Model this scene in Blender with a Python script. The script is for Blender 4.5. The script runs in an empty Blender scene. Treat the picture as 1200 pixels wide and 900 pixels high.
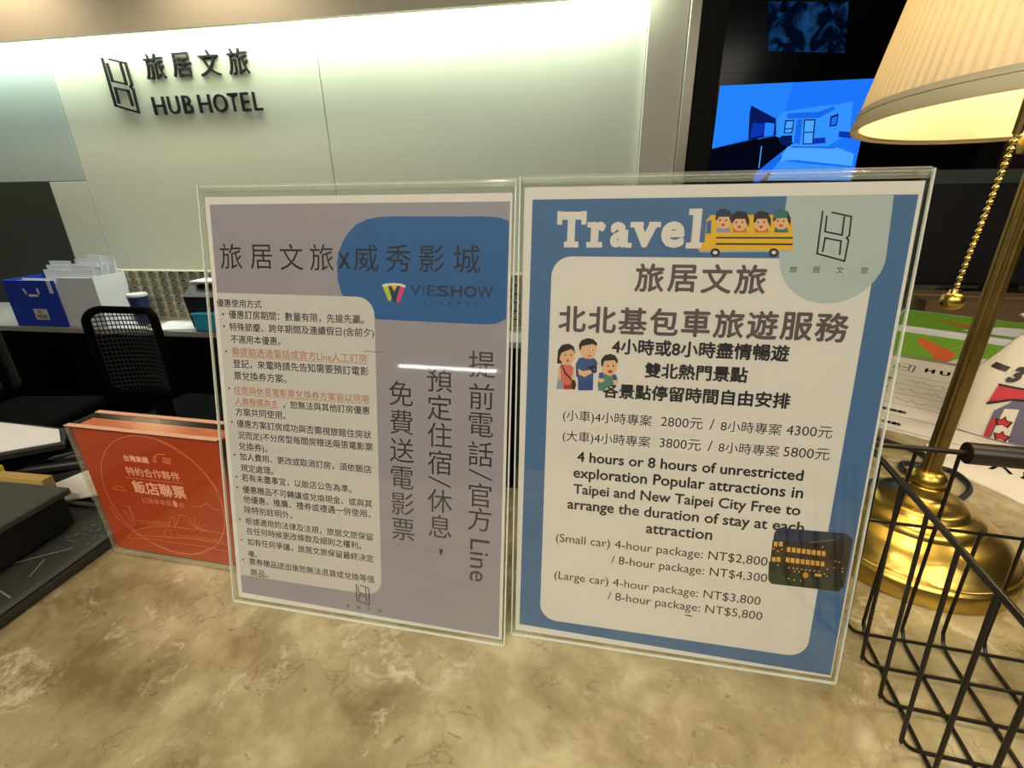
import bpy, bmesh, math, random
from mathutils import Vector, Matrix
random.seed(7)
PI = math.pi
SC = bpy.context.scene
COL = SC.collection

# ------------------------------------------------------------------ camera
cam = bpy.data.cameras.new('camera')
cam.sensor_width = 36.0
cam.lens = 565.0/1200.0*36.0
cam.clip_start = 0.01
cam_o = bpy.data.objects.new('camera', cam)
COL.objects.link(cam_o)
cr = Vector((0.9875, 0.1572, -0.0145)).normalized()
cf = Vector((-0.1512, 0.9159, -0.3719)); cf = (cf - cr*cf.dot(cr)).normalized()
cu = cr.cross(cf)
cam_o.matrix_world = Matrix(((cr.x, cu.x, -cf.x, 0.0), (cr.y, cu.y, -cf.y, 0.0), (cr.z, cu.z, -cf.z, 1.35), (0, 0, 0, 1)))
SC.camera = cam_o

# ------------------------------------------------------------------ view, world, room light
SC.view_settings.view_transform = 'Standard'
SC.view_settings.look = 'None'
SC.view_settings.gamma = 1.0
SC.view_settings.use_curve_mapping = False
SC.view_settings.exposure = 0.0
SC.cycles.transparent_max_bounces = 24
SC.cycles.max_bounces = 8
world = bpy.data.worlds.new('world'); SC.world = world
world.use_nodes = True
world.node_tree.nodes['Background'].inputs[0].default_value = (0.9, 0.95, 1.0, 1)
world.node_tree.nodes['Background'].inputs[1].default_value = 0.05

def area(name, loc, rot, sx, sy, power, col):
    l = bpy.data.lights.new(name, 'AREA'); l.shape = 'RECTANGLE'; l.size = sx; l.size_y = sy
    l.energy = power; l.color = col
    o = bpy.data.objects.new(name, l); COL.objects.link(o); o.location = loc; o.rotation_euler = rot
    o['category'] = 'light'
    return o
WARM = (1.0, 0.80, 0.56); COOL = (0.86, 1.0, 0.90); NEUT = (1.0, 0.93, 0.82)
# cove strip behind the soffit, washing down the back wall
area('cove_strip_light', (-1.85, 2.45, 2.19), (0, 0, 0), 4.1, 0.06, 33, COOL)
# places and power of ceiling lamps added out of view for light
LAMPS = [(-0.45, -0.55), (0.75, -0.75), (-1.5, -0.9), (-1.6, -2.1), (0.4, -2.1), (1.5, 0.5), (-1.6, 2.12), (-2.7, 2.12)]
LAMP_W = [3.0, 2.5, 2.5, 6, 6, 2, 1.8, 1.8]
# unseen fill light added behind the viewer to brighten the sign faces
area('lobby_fill_light', (-0.3, -1.15, 2.58), (math.radians(32), 0, 0), 3.6, 1.1, 78, NEUT)

# ------------------------------------------------------------------ materials
def mat(name, col=(.8, .8, .8), rough=.5, metal=0.0, spec=0.5, emit=None, es=1.0, noise=None, bump=None, trans=0.0, coat=0.0):
    m = bpy.data.materials.new(name); m.use_nodes = True
    nt = m.node_tree; p = nt.nodes['Principled BSDF']
    p.inputs['Base Color'].default_value = (*col, 1); p.inputs['Roughness'].default_value = rough
    p.inputs['Metallic'].default_value = metal; p.inputs['Specular IOR Level'].default_value = spec
    p.inputs['Transmission Weight'].default_value = trans
    p.inputs['Coat Weight'].default_value = coat
    if emit:
        p.inputs['Emission Color'].default_value = (*emit, 1); p.inputs['Emission Strength'].default_value = es
    tc = None
    if noise or bump:
        tc = nt.nodes.new('ShaderNodeTexCoord')
    if noise:
        sc, amt, col2 = noise
        n = nt.nodes.new('ShaderNodeTexNoise'); n.inputs['Scale'].default_value = sc; n.inputs['Detail'].default_value = 5
        nt.links.new(tc.outputs['Object'], n.inputs['Vector'])
        mx = nt.nodes.new('ShaderNodeMix'); mx.data_type = 'RGBA'
        mx.inputs[6].default_value = (*col, 1); mx.inputs[7].default_value = (*col2, 1)
        mr = nt.nodes.new('ShaderNodeMapRange'); mr.inputs[1].default_value = .35; mr.inputs[2].default_value = .65; mr.inputs[4].default_value = amt
        nt.links.new(n.outputs['Fac'], mr.inputs[0]); nt.links.new(mr.outputs[0], mx.inputs[0])
        nt.links.new(mx.outputs[2], p.inputs['Base Color'])
    if bump:
        sc, st = bump
        n = nt.nodes.new('ShaderNodeTexNoise'); n.inputs['Scale'].default_value = sc; n.inputs['Detail'].default_value = 6
        nt.links.new(tc.outputs['Object'], n.inputs['Vector'])
        b = nt.nodes.new('ShaderNodeBump'); b.inputs['Strength'].default_value = st; b.inputs['Distance'].default_value = 0.002
        nt.links.new(n.outputs['Fac'], b.inputs['Height']); nt.links.new(b.outputs[0], p.inputs['Normal'])
    return m

def marble():
    m = bpy.data.materials.new('beige_marble'); m.use_nodes = True
    nt = m.node_tree; p = nt.nodes['Principled BSDF']; N = nt.nodes.new; L = nt.links.new
    tc = N('ShaderNodeTexCoord')
    # slow warp
    w = N('ShaderNodeTexNoise'); w.inputs['Scale'].default_value = 5; w.inputs['Detail'].default_value = 4
    L(tc.outputs['Object'], w.inputs['Vector'])
    wa = N('ShaderNodeVectorMath'); wa.operation = 'MULTIPLY_ADD'; wa.inputs[1].default_value = (.12, .12, .12)
    L(w.outputs['Color'], wa.inputs[0]); L(tc.outputs['Object'], wa.inputs[2])
    n1 = N('ShaderNodeTexNoise'); n1.inputs['Scale'].default_value = 13; n1.inputs['Detail'].default_value = 10; n1.inputs['Roughness'].default_value = .65
    L(wa.outputs[0], n1.inputs['Vector'])
    cr1 = N('ShaderNodeValToRGB'); e = cr1.color_ramp.elements
    e[0].position = .32; e[0].color = (.17, .135, .062, 1); e[1].position = .70; e[1].color = (.54, .49, .305, 1)
    e2 = cr1.color_ramp.elements.new(.50); e2.color = (.335, .282, .150, 1)
    L(n1.outputs['Fac'], cr1.inputs[0])
    # pale clouds of fossils
    n2 = N('ShaderNodeTexVoronoi'); n2.inputs['Scale'].default_value = 26; n2.feature = 'F1'; n2.inputs['Randomness'].default_value = 1
    L(wa.outputs[0], n2.inputs['Vector'])
    m2 = N('ShaderNodeMapRange'); m2.inputs[1].default_value = .34; m2.inputs[2].default_value = .10; m2.inputs[3].default_value = 0; m2.inputs[4].default_value = .6
    L(n2.outputs['Distance'], m2.inputs[0])
    n3 = N('ShaderNodeTexNoise'); n3.inputs['Scale'].default_value = 7; n3.inputs['Detail'].default_value = 3
    L(tc.outputs['Object'], n3.inputs['Vector'])
    m3 = N('ShaderNodeMapRange'); m3.inputs[1].default_value = .47; m3.inputs[2].default_value = .60
    L(n3.outputs['Fac'], m3.inputs[0])
    mu = N('ShaderNodeMath'); mu.operation = 'MULTIPLY'; L(m2.outputs[0], mu.inputs[0]); L(m3.outputs[0], mu.inputs[1])
    mx = N('ShaderNodeMix'); mx.data_type = 'RGBA'; mx.inputs[7].default_value = (.74, .66, .50, 1)
    L(mu.outputs[0], mx.inputs[0]); L(cr1.outputs[0], mx.inputs[6])
    # fine dark veins
    v = N('ShaderNodeTexVoronoi'); v.feature = 'DISTANCE_TO_EDGE'; v.inputs['Scale'].default_value = 19
    w2 = N('ShaderNodeTexNoise'); w2.inputs['Scale'].default_value = 22; w2.inputs['Detail'].default_value = 6
    L(tc.outputs['Object'], w2.inputs['Vector'])
    wb = N('ShaderNodeVectorMath'); wb.operation = 'MULTIPLY_ADD'; wb.inputs[1].default_value = (.13, .13, .13)
    L(w2.outputs['Color'], wb.inputs[0]); L(wa.outputs[0], wb.inputs[2]); L(wb.outputs[0], v.inputs['Vector'])
    mv = N('ShaderNodeMapRange'); mv.inputs[1].default_value = .0; mv.inputs[2].default_value = .026; mv.inputs[3].default_value = .42; mv.inputs[4].default_value = 0
    L(v.outputs['Distance'], mv.inputs[0])
    m4 = N('ShaderNodeMapRange'); m4.inputs[1].default_value = .50; m4.inputs[2].default_value = .60
    L(w2.outputs['Fac'], m4.inputs[0])
    mm = N('ShaderNodeMath'); mm.operation = 'MULTIPLY'; L(mv.outputs[0], mm.inputs[0]); L(m4.outputs[0], mm.inputs[1])
    mx2 = N('ShaderNodeMix'); mx2.data_type = 'RGBA'; mx2.inputs[7].default_value = (.13, .075, .03, 1)
    L(mm.outputs[0], mx2.inputs[0]); L(mx.outputs[2], mx2.inputs[6])
    rs = N('ShaderNodeTexNoise'); rs.inputs['Scale'].default_value = 15; rs.inputs['Detail'].default_value = 9; rs.inputs['Roughness'].default_value = .72
    L(wb.outputs[0], rs.inputs['Vector'])
    ra = N('ShaderNodeMapRange'); ra.inputs[1].default_value = .555; ra.inputs[2].default_value = .66; ra.inputs[4].default_value = .62
    L(rs.outputs['Fac'], ra.inputs[0])
    mxs = N('ShaderNodeMix'); mxs.data_type = 'RGBA'; mxs.inputs[7].default_value = (.66, .62, .47, 1)
    L(ra.outputs[0], mxs.inputs[0]); L(mx2.outputs[2], mxs.inputs[6])
    fl = N('ShaderNodeTexNoise'); fl.inputs['Scale'].default_value = 95; fl.inputs['Detail'].default_value = 4
    fm = N('ShaderNodeVectorMath'); fm.operation = 'MULTIPLY'; fm.inputs[1].default_value = (1.0, 2.2, 1.0)
    L(wa.outputs[0], fm.inputs[0]); L(fm.outputs[0], fl.inputs['Vector'])
    f2 = N('ShaderNodeMapRange'); f2.inputs[1].default_value = .66; f2.inputs[2].default_value = .72; f2.inputs[4].default_value = .45
    L(fl.outputs['Fac'], f2.inputs[0])
    mx3 = N('ShaderNodeMix'); mx3.data_type = 'RGBA'; mx3.inputs[7].default_value = (.12, .075, .03, 1)
    L(f2.outputs[0], mx3.inputs[0]); L(mxs.outputs[2], mx3.inputs[6])
    L(mx3.outputs[2], p.inputs['Base Color'])
    p.inputs['Roughness'].default_value = .22
    return m

def acrylic(name, tint=(1, 1, 1), rough=.03, mixin=0.0, haze=(.8, .8, .75)):
    """clear sheet plastic: lets light straight through, reflects by Fresnel"""
    m = bpy.data.materials.new(name); m.use_nodes = True
    nt = m.node_tree; nt.nodes.clear(); N = nt.nodes.new; L = nt.links.new
    out = N('ShaderNodeOutputMaterial'); t = N('ShaderNodeBsdfTransparent'); t.inputs[0].default_value = (*tint, 1)
    g = N('ShaderNodeBsdfGlossy'); g.inputs['Roughness'].default_value = rough; g.inputs[0].default_value = (1, 1, 1, 1)
    fr = N('ShaderNodeFresnel'); geo = N('ShaderNodeNewGeometry')
    ior = N('ShaderNodeMapRange'); ior.inputs[3].default_value = 1.49; ior.inputs[4].default_value = 1/1.49   # same 4 percent on both faces of the thin sheet
    L(geo.outputs['Backfacing'], ior.inputs[0]); L(ior.outputs[0], fr.inputs[0])
    mx = N('ShaderNodeMixShader'); L(fr.outputs[0], mx.inputs[0]); L(t.outputs[0], mx.inputs[1]); L(g.outputs[0], mx.inputs[2])
    if mixin:
        d = N('ShaderNodeBsdfDiffuse'); d.inputs[0].default_value = (*haze, 1)
        m2 = N('ShaderNodeMixShader'); m2.inputs[0].default_value = mixin
        L(mx.outputs[0], m2.inputs[1]); L(d.outputs[0], m2.inputs[2]); L(m2.outputs[0], out.inputs[0])
    else:
        L(mx.outputs[0], out.inputs[0])
    return m

def shade_fabric(name, col, tr=.5):
    m = bpy.data.materials.new(name); m.use_nodes = True
    nt = m.node_tree; nt.nodes.clear(); N = nt.nodes.new; L = nt.links.new
    out = N('ShaderNodeOutputMaterial'); d = N('ShaderNodeBsdfDiffuse'); d.inputs[0].default_value = (*col, 1)
    t = N('ShaderNodeBsdfTranslucent'); t.inputs[0].default_value = (*col, 1)
    mx = N('ShaderNodeMixShader'); mx.inputs[0].default_value = tr
    L(d.outputs[0], mx.inputs[1]); L(t.outputs[0], mx.inputs[2]); L(mx.outputs[0], out.inputs[0])
    return m

def emis(name, col, s=1.0):
    m = bpy.data.materials.new(name); m.use_nodes = True
    nt = m.node_tree; nt.nodes.clear()
    out = nt.nodes.new('ShaderNodeOutputMaterial'); e = nt.nodes.new('ShaderNodeEmission')
    e.inputs[0].default_value = (*col, 1); e.inputs[1].default_value = s
    nt.links.new(e.outputs[0], out.inputs[0]); return m

M = dict(
    marble=marble(),
    wall=mat('pale_green_white_panel', (.77, .81, .68), .38, noise=(3, .3, (.75, .80, .68))),
    wall_blue=mat('blue_grey_satin_panel', (.54, .63, .62), .25),
    cream=mat('cream_paint', (.84, .77, .60), .6),
    trimcol=mat('cream_trim', (.70, .66, .55), .5),
    metal_edge=mat('beige_metal_edge', (.42, .38, .30), .35, metal=.4),
    dark_wall=mat('dark_wall_paint', (.02, .018, .016), .5),
    mid_wall=mat('warm_grey_wall', (.20, .17, .13), .6),
    floor=mat('dark_floor', (.012, .012, .012), .6),
    ceiling=mat('ceiling_paint', (.62, .57, .47), .7),
    desk_top=mat('grey_desk_laminate', (.42, .42, .40), .4),
    black_lam=mat('black_laminate', (.003, .003, .003), .8, spec=.05),
    black=mat('black_plastic', (.008, .008, .009), .45),
    black_gloss=mat('black_gloss', (.003, .003, .004), .15, spec=.15),
    bezel=mat('olive_black_bezel', (.010, .010, .006), .55, spec=.12),
    wire=mat('black_bronze_wire', (.022, .018, .013), .30, metal=.6),
    grip=mat('black_wood_grip', (.012, .009, .007), .33, noise=(60, .5, (.03, .022, .015))),
    brass=mat('aged_brass', (.58, .42, .10), .31, metal=1.0, noise=(14, .6, (.36, .23, .055)), bump=(40, .08)),
    brass2=mat('brass_pole', (.45, .32, .11), .33, metal=1.0, noise=(30, .6, (.22, .14, .04))),
    gold=mat('bright_gold_chain', (.75, .56, .20), .2, metal=1.0),
    acrylic=acrylic('clear_acrylic', (.985, .99, .98)),
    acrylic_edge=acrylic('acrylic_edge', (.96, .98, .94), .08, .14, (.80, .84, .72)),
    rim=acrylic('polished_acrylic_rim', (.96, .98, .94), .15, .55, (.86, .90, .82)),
    acrylic_thick=acrylic('thick_clear_acrylic', (.97, .93, .88), .04),
    paper=mat('matte_white_paper', (.64, .625, .59), .6),
    paper_white=mat('white_paper', (.80, .80, .80), .7),
    paper_warm=mat('warm_white_paper', (.80, .74, .66), .7),
    p_grey=mat('print_grey_mauve', (.265, .250, .288), .6, noise=(8, .4, (.28, .262, .295))),
    p_box=mat('print_pale_box', (.50, .485, .455), .6),
    p_blue_l=mat('print_deep_blue', (.015, .095, .27), .6),
    p_blue=mat('print_steel_blue', (.052, .132, .275), .6),
    p_teal=mat('print_pale_teal', (.375, .450, .430), .6),
    p_white=mat('print_warm_white', (.62, .60, .555), .6),
    ink=mat('black_ink', (.010, .010, .012), .55),
    ink_soft=mat('soft_black_ink', (.030, .026, .028), .55),
    ink_brown=mat('brown_grey_ink', (.090, .066, .068), .55),
    ink_red=mat('terracotta_ink', (.42, .19, .13), .55),
    ink_navy=mat('navy_ink', (.010, .022, .07), .55),
    sign_black=mat('black_sign_metal', (.012, .013, .014), .4),
    orange=mat('orange_print', (.38, .050, .010), .5, coat=.2),
    orange_dark=mat('dark_orange_print', (.34, .05, .012), .5),
    line=mat('peach_line_ink', (.75, .28, .14), .5),
    peach=mat('pale_peach_ink', (.80, .42, .28), .5),
    tray=mat('dark_grey_leatherette', (.030, .034, .030), .48, bump=(900, .5)),
    tray2=mat('charcoal_board', (.050, .055, .046), .5, bump=(700, .3)),
    scratch=mat('pale_scratch', (.20, .20, .17), .5),
    shade=shade_fabric('pleated_ivory_fabric', (.84, .77, .58), .36),
    shade_in=shade_fabric('cream_shade_lining', (.90, .80, .58), .30),
    shade_band=shade_fabric('sage_cream_ribbon', (.60, .57, .40), .18),
    canvas=mat('cream_canvas', (.84, .78, .66), .8, bump=(300, .5)),
    dgreen=mat('dark_green_cloth', (.012, .024, .016), .8),
    dgrey=mat('dark_grey_green_metal', (.042, .055, .045), .5),
    mesh_black=mat('black_mesh_fabric', (.01, .01, .01), .7),
    rack=mat('cream_rack_plastic', (.58, .55, .40), .5),
    rack_cell=mat('olive_grey_slot', (.36, .36, .26), .6),
    blue_box=mat('royal_blue_card', (.012, .055, .52), .45),
    env=mat('white_envelope_paper', (.86, .88, .92), .7),
    navy_cup=mat('navy_cup', (.02, .03, .12), .4),
    sky_plastic=mat('sky_blue_plastic', (.05, .40, .62), .4),
    green=mat('leaf_green_print', (.19, .42, .025), .45),
    green2=mat('light_green_print', (.30, .55, .05), .45),
    orange_p=mat('orange_red_print', (.75, .13, .03), .45),
    card=mat('brown_cardboard', (.15, .09, .035), .7),
    red=mat('red_print', (.60, .03, .05), .6),
    slate=mat('slate_violet_print', (.15, .14, .22), .6),
    yellow_note=mat('yellow_note', (.75, .62, .02), .6),
    kraft=mat('kraft_card', (.40, .28, .08), .6),
    green_lcd=mat('green_display', (.02, .22, .13), .3, emit=(.05, .5, .3), es=.35),
    white_plastic=mat('white_plastic', (.75, .75, .74), .4),
    maroon=mat('maroon_board', (.045, .012, .014), .5, noise=(6, .8, (.012, .008, .008))),
    bulb=emis('warm_bulb', (1.0, .84, .58), 20.0),
    led=emis('added_lamp_lens', (1.0, .86, .66), 9.0),
    led_cool=emis('cove_lens', (.88, 1.0, .92), 16.0),
    slot=emis('shopfront_strip_lens', (1.0, .96, .88), 14.0),
)
PAL = dict(yellow=(.66, .40, .015), pale_blue=(.28, .38, .45), glass_blue=(.03, .11, .28), black=(.012, .012, .012), white=(.62, .60, .56),
    navy=(.012, .03, .07), lilac=(.25, .27, .38), dark=(.02, .012, .012), orange=(.50, .17, .03), green=(.03, .14, .11), skin=(.66, .40, .22),
    red=(.50, .05, .02), blueg=(.20, .30, .38), coral=(.55, .14, .10), darkred=(.35, .03, .04), brown=(.05, .018, .012), denim=(.035, .08, .22),
    denim2=(.025, .06, .20), teal=(.08, .20, .16), nightsky=(.006, .018, .055), nightgreen=(.008, .018, .006), nightbrown=(.028, .012, .006),
    nightblack=(.008, .007, .008), roof=(.09, .06, .05), windowgold=(.62, .36, .06), amber=(.50, .24, .02), lime=(.42, .50, .04), magenta=(.55, .05, .16))
def pal(c):
    k = 'print_'+c
    if k not in bpy.data.materials: mat(k, PAL[c], .6)
    return bpy.data.materials[k]
TVC = dict(tv_blue=(.012, .18, .95), tv_light=(.018, .23, .98), tv_lighter=(.032, .29, 1.0), tv_mid=(.010, .14, .82), tv_dark=(.002, .010, .10), tv_deep=(.003, .035, .42),
    tv_black=(.001, .002, .008), tv_pale=(.075, .38, 1.0))
def tv_noise():
    m = bpy.data.materials.new('dim_blue_picture'); m.use_nodes = True
    nt = m.node_tree; nt.nodes.clear(); N = nt.nodes.new; L = nt.links.new
    out = N('ShaderNodeOutputMaterial'); e = N('ShaderNodeEmission'); tc = N('ShaderNodeTexCoord')
    n = N('ShaderNodeTexNoise'); n.inputs['Scale'].default_value = 17; n.inputs['Detail'].default_value = 7; n.inputs['Distortion'].default_value = .8
    r = N('ShaderNodeValToRGB'); r.color_ramp.elements[0].position = .48; r.color_ramp.elements[0].color = (.0006, .0025, .010, 1)
    r.color_ramp.elements[1].position = .74; r.color_ramp.elements[1].color = (.010, .065, .20, 1)
    L(tc.outputs['Object'], n.inputs['Vector']); L(n.outputs['Fac'], r.inputs[0]); L(r.outputs[0], e.inputs[0]); L(e.outputs[0], out.inputs[0])
    return m
def tvm(c):
    if c not in bpy.data.materials: emis(c, TVC[c], 1.0)
    return bpy.data.materials[c]

# ------------------------------------------------------------------ mesh helpers
class MB:
    def __init__(s): s.bm = bmesh.new()
    def box(s, x0, x1, y0, y1, z0, z1, bevel=0, seg=2, mtx=None):
        r = bmesh.ops.create_cube(s.bm, size=1.0)
        vs = r['verts']
        for v in vs:
            v.co = Vector(((x0+x1)/2+v.co.x*(x1-x0), (y0+y1)/2+v.co.y*(y1-y0), (z0+z1)/2+v.co.z*(z1-z0)))
        if bevel:
            es = list({e for v in vs for e in v.link_edges})
            rr = bmesh.ops.bevel(s.bm, geom=es, offset=bevel, segments=seg, profile=.5, affect='EDGES')
            vs = list({v for f in rr['faces'] for v in f.verts} | {v for v in vs if v.is_valid})
        if mtx is not None:
            for v in vs: v.co = mtx @ v.co
        return s
    def tube(s, pts, r, n=8, cap=True, radii=None):
        pts = [Vector(p) for p in pts]; rings = []
        up = None
        for i, p in enumerate(pts):
            if i == 0: d = pts[1]-p
            elif i == len(pts)-1: d = p-pts[i-1]
            else: d = (pts[i+1]-p).normalized()+(p-pts[i-1]).normalized()
            d.normalize()
            if up is None:
                up = Vector((0, 0, 1)) if abs(d.z) < .9 else Vector((1, 0, 0))
            a = d.cross(up)
            if a.length < 1e-5: a = d.orthogonal()
            a.normalize(); b = d.cross(a).normalized(); up = a.cross(d).normalized()
            rr = radii[i] if radii else r
            rings.append([s.bm.verts.new(p+a*math.cos(2*PI*k/n)*rr+b*math.sin(2*PI*k/n)*rr) for k in range(n)])
        for i in range(len(rings)-1):
            for k in range(n):
                s.bm.faces.new((rings[i][k], rings[i][(k+1) % n], rings[i+1][(k+1) % n], rings[i+1][k]))
        if cap:
            s.bm.faces.new(rings[0][::-1]); s.bm.faces.new(rings[-1])
        return s
    def lathe(s, prof, cx=0, cy=0, n=48, flute=0, fl_n=16, close=True):
        rings = []
        for (r, z) in prof:
            if r < 1e-6:
                rings.append([s.bm.verts.new((cx, cy, z))])
            else:
                ring = []
                for k in range(n):
                    a = 2*PI*k/n; q = r*(1+flute*math.cos(a*fl_n))
                    ring.append(s.bm.verts.new((cx+q*math.cos(a), cy+q*math.sin(a), z)))
                rings.append(ring)
        for i in range(len(rings)-1):
            A, B = rings[i], rings[i+1]
            for k in range(n):
                j = (k+1) % n
                if len(A) == 1 and len(B) == 1: break
                if len(A) == 1: s.bm.faces.new((A[0], B[j], B[k]))
                elif len(B) == 1: s.bm.faces.new((A[k], A[j], B[0]))
                else: s.bm.faces.new((A[k], A[j], B[j], B[k]))
        return s
    def sphere(s, c, r, u=20, v=12, sc=(1, 1, 1)):
        rr = bmesh.ops.create_uvsphere(s.bm, u_segments=u, v_segments=v, radius=r)
        for q in rr['verts']: q.co = Vector((c[0]+q.co.x*sc[0], c[1]+q.co.y*sc[1], c[2]+q.co.z*sc[2]))
        return s
    def poly(s, pts, f=lambda a, b: (a, 0, b), depth=None):
        vs = [s.bm.verts.new(f(*p)) for p in pts]
        try:
            fc = s.bm.faces.new(vs)
        except ValueError:
            return s
        bmesh.ops.triangulate(s.bm, faces=[fc])
        return s
    def prism(s, pts, z0, z1):
        a = [s.bm.verts.new((p[0], p[1], z0)) for p in pts]; b = [s.bm.verts.new((p[0], p[1], z1)) for p in pts]
        n = len(pts)
        s.bm.faces.new(a[::-1]); s.bm.faces.new(b)
        for i in range(n): s.bm.faces.new((a[i], a[(i+1) % n], b[(i+1) % n], b[i]))
        return s
    def build(s, name, m, parent=None, smooth=False, auto=True):
        bmesh.ops.recalc_face_normals(s.bm, faces=s.bm.faces)
        me = bpy.data.meshes.new(name); s.bm.to_mesh(me); s.bm.free()
        if isinstance(m, str): m = M[m]
        me.materials.append(m)
        if smooth:
            me.polygons.foreach_set('use_smooth', [True]*len(me.polygons))
            if auto:
                try: me.set_sharp_from_angle(angle=math.radians(40))
                except Exception: pass
        me.update()
        o = bpy.data.objects.new(name, me); COL.objects.link(o)
        if parent is not None: o.parent = parent
        return o

def thing(name, label, cat, loc=(0, 0, 0), rz=0, group=None):
    o = bpy.data.objects.new(name, None); o.empty_display_size = .02
    COL.objects.link(o); o.location = loc; o.rotation_euler = (0, 0, rz)
    o['label'] = label; o['category'] = cat
    if group: o['group'] = group
    return o
def tag(o, label, cat, group=None):
    o['label'] = label; o['category'] = cat
    if group: o['group'] = group
    return o
def struct(o, kind='structure'):
    o['kind'] = kind; return o
def rounded(x0, y0, x1, y1, r, n=6, corners=(1, 1, 1, 1)):
    """counter-clockwise rounded rectangle from lower left"""
    P = []
    for (cx, cy, a0, on) in ((x0, y0, PI, corners[0]), (x1, y0, 1.5*PI, corners[1]), (x1, y1, 0, corners[2]), (x0, y1, .5*PI, corners[3])):
        if not on: P.append((cx, cy)); continue
        ox = cx+(r if cx == x0 else -r); oy = cy+(r if cy == y0 else -r)
        for k in range(n+1):
            a = a0+.5*PI*k/n; P.append((ox+r*math.cos(a), oy+r*math.sin(a)))
    return P
def stroke(mb, pts, w, f=lambda a, b: (a, 0, b)):
    """flat ribbon along a polyline"""
    for i in range(len(pts)-1):
        a = Vector(pts[i]); b = Vector(pts[i+1]); d = (b-a)
        if d.length < 1e-9: continue
        d.normalize(); n = Vector((-d.y, d.x))*w/2; e = d*w*.5
        q = [a-e+n, a-e-n, b+e-n, b+e+n]
        mb.poly([(v.x, v.y) for v in q], f)
def text_mesh(body, res=3):
    c = bpy.data.curves.new('lettering_curve', 'FONT'); c.body = body; c.resolution_u = res; c.fill_mode = 'FRONT'
    o = bpy.data.objects.new('lettering_curve', c); COL.objects.link(o)
    dg = bpy.context.evaluated_depsgraph_get(); dg.update()
    me = bpy.data.meshes.new_from_object(o.evaluated_get(dg))
    bpy.data.objects.remove(o); bpy.data.curves.remove(c)
    V = [tuple(v.co) for v in me.vertices]; F = [tuple(p.vertices) for p in me.polygons]
    bpy.data.meshes.remove(me)
    return V, F
def lettering(name, body, m, parent, x0, y0, x1=None, h=None, bold=0.0, z=0.0, extrude=0.0, rot=0.0, center=False, shear=0.0, res=3, squash=None, cell=None):
    """text fitted between x0 and x1 (baseline y0) on the parent's local XZ plane, facing -Y; z = distance in front of it"""
    V, F = text_mesh(body, res)
    if not V: return None
    ax = min(v[0] for v in V); bx = max(v[0] for v in V)
    ay = min(v[1] for v in V); by = max(v[1] for v in V)
    if cell is not None:                      # one square glyph centred on x0,y0 with side cell
        s = cell; sx = sy = s
        cx, cy = (ax+bx)/2, (ay+by)/2
        tr = lambda v: ((v[0]-cx)*sx, (v[1]-cy)*sy)
    else:
        sx = (x1-x0)/(bx-ax); sy = sx if squash is None else sx*squash
        if h is not None: sy = h/(by-ay)
        base = ay if h is not None else 0.0
        tr = lambda v: ((v[0]-ax)*sx, (v[1]-base)*sy)
    ca, sa = math.cos(rot), math.sin(rot)
    vs, fs = [], []
    offs = [(0, 0)]
    if bold >= .0008 and cell is None: offs = [(bold*q*math.cos(a*PI/6), bold*q*math.sin(a*PI/6)) for a in range(12) for q in (.55, 1)]
    elif bold: offs = [(-bold, 0), (bold, 0), (0, bold), (0, -bold), (-bold*.7, bold*.7), (bold*.7, -bold*.7)]
    for k, (dx, dy) in enumerate(offs):
        b = len(vs)
        for v in V:
            q = tr(v); X = q[0]*ca-q[1]*sa+x0+dx; Y = q[0]*sa+q[1]*ca+y0+dy
            vs.append((X, -z-k*2e-6, Y))
        fs += [tuple(i+b for i in f) for f in F]
    me = bpy.data.meshes.new(name); me.from_pydata(vs, [], fs); me.materials.append(M[m] if isinstance(m, str) else m); me.update()
    if me.polygons and sum(p.normal.y*p.area for p in me.polygons) > 0: me.flip_normals()
    o = bpy.data.objects.new(name, me); COL.objects.link(o); o.parent = parent
    if extrude:
        sm = o.modifiers.new('depth', 'SOLIDIFY'); sm.thickness = extrude; sm.offset = -1
    return o
def XZ(z=0.0, k=1.0):
    return lambda a, b: (a*k, -z, b*k)
EMBLEM = [([(0, 1), (.02, .15), (.98, 0), (1, .43), (.92, .47), (1, .52), (.97, .90), (.33, .985)],), ([(.16, .905), (.18, .60), (.76, .53), (.74, .89)],), ([(.20, .20), (.215, .47), (.76, .41), (.78, .14)],)]
def emblem(name, m, parent, x0, y0, w, h, lw, z=0.0, extrude=0.0):
    mb = MB()
    for (pts,) in EMBLEM:
        stroke(mb, [(x0+p[0]*w, y0+p[1]*h) for p in pts], lw, XZ(z))
    o = mb.build(name, m, parent)
    if sum(p.normal.y*p.area for p in o.data.polygons) > 0: o.data.flip_normals()
    if extrude:
        sm = o.modifiers.new('depth', 'SOLIDIFY'); sm.thickness = extrude; sm.offset = 0
    return o
def art(items, parent, names, z0, k=.001, dz=2e-5, matf=pal):
    """layered flat print: one mesh per colour run"""
    for i, (c, pts, *w) in enumerate(items):
        mb = MB(); mb.poly(pts, XZ(z0+i*dz, k)); mb.build(names, matf(c), parent)
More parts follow.
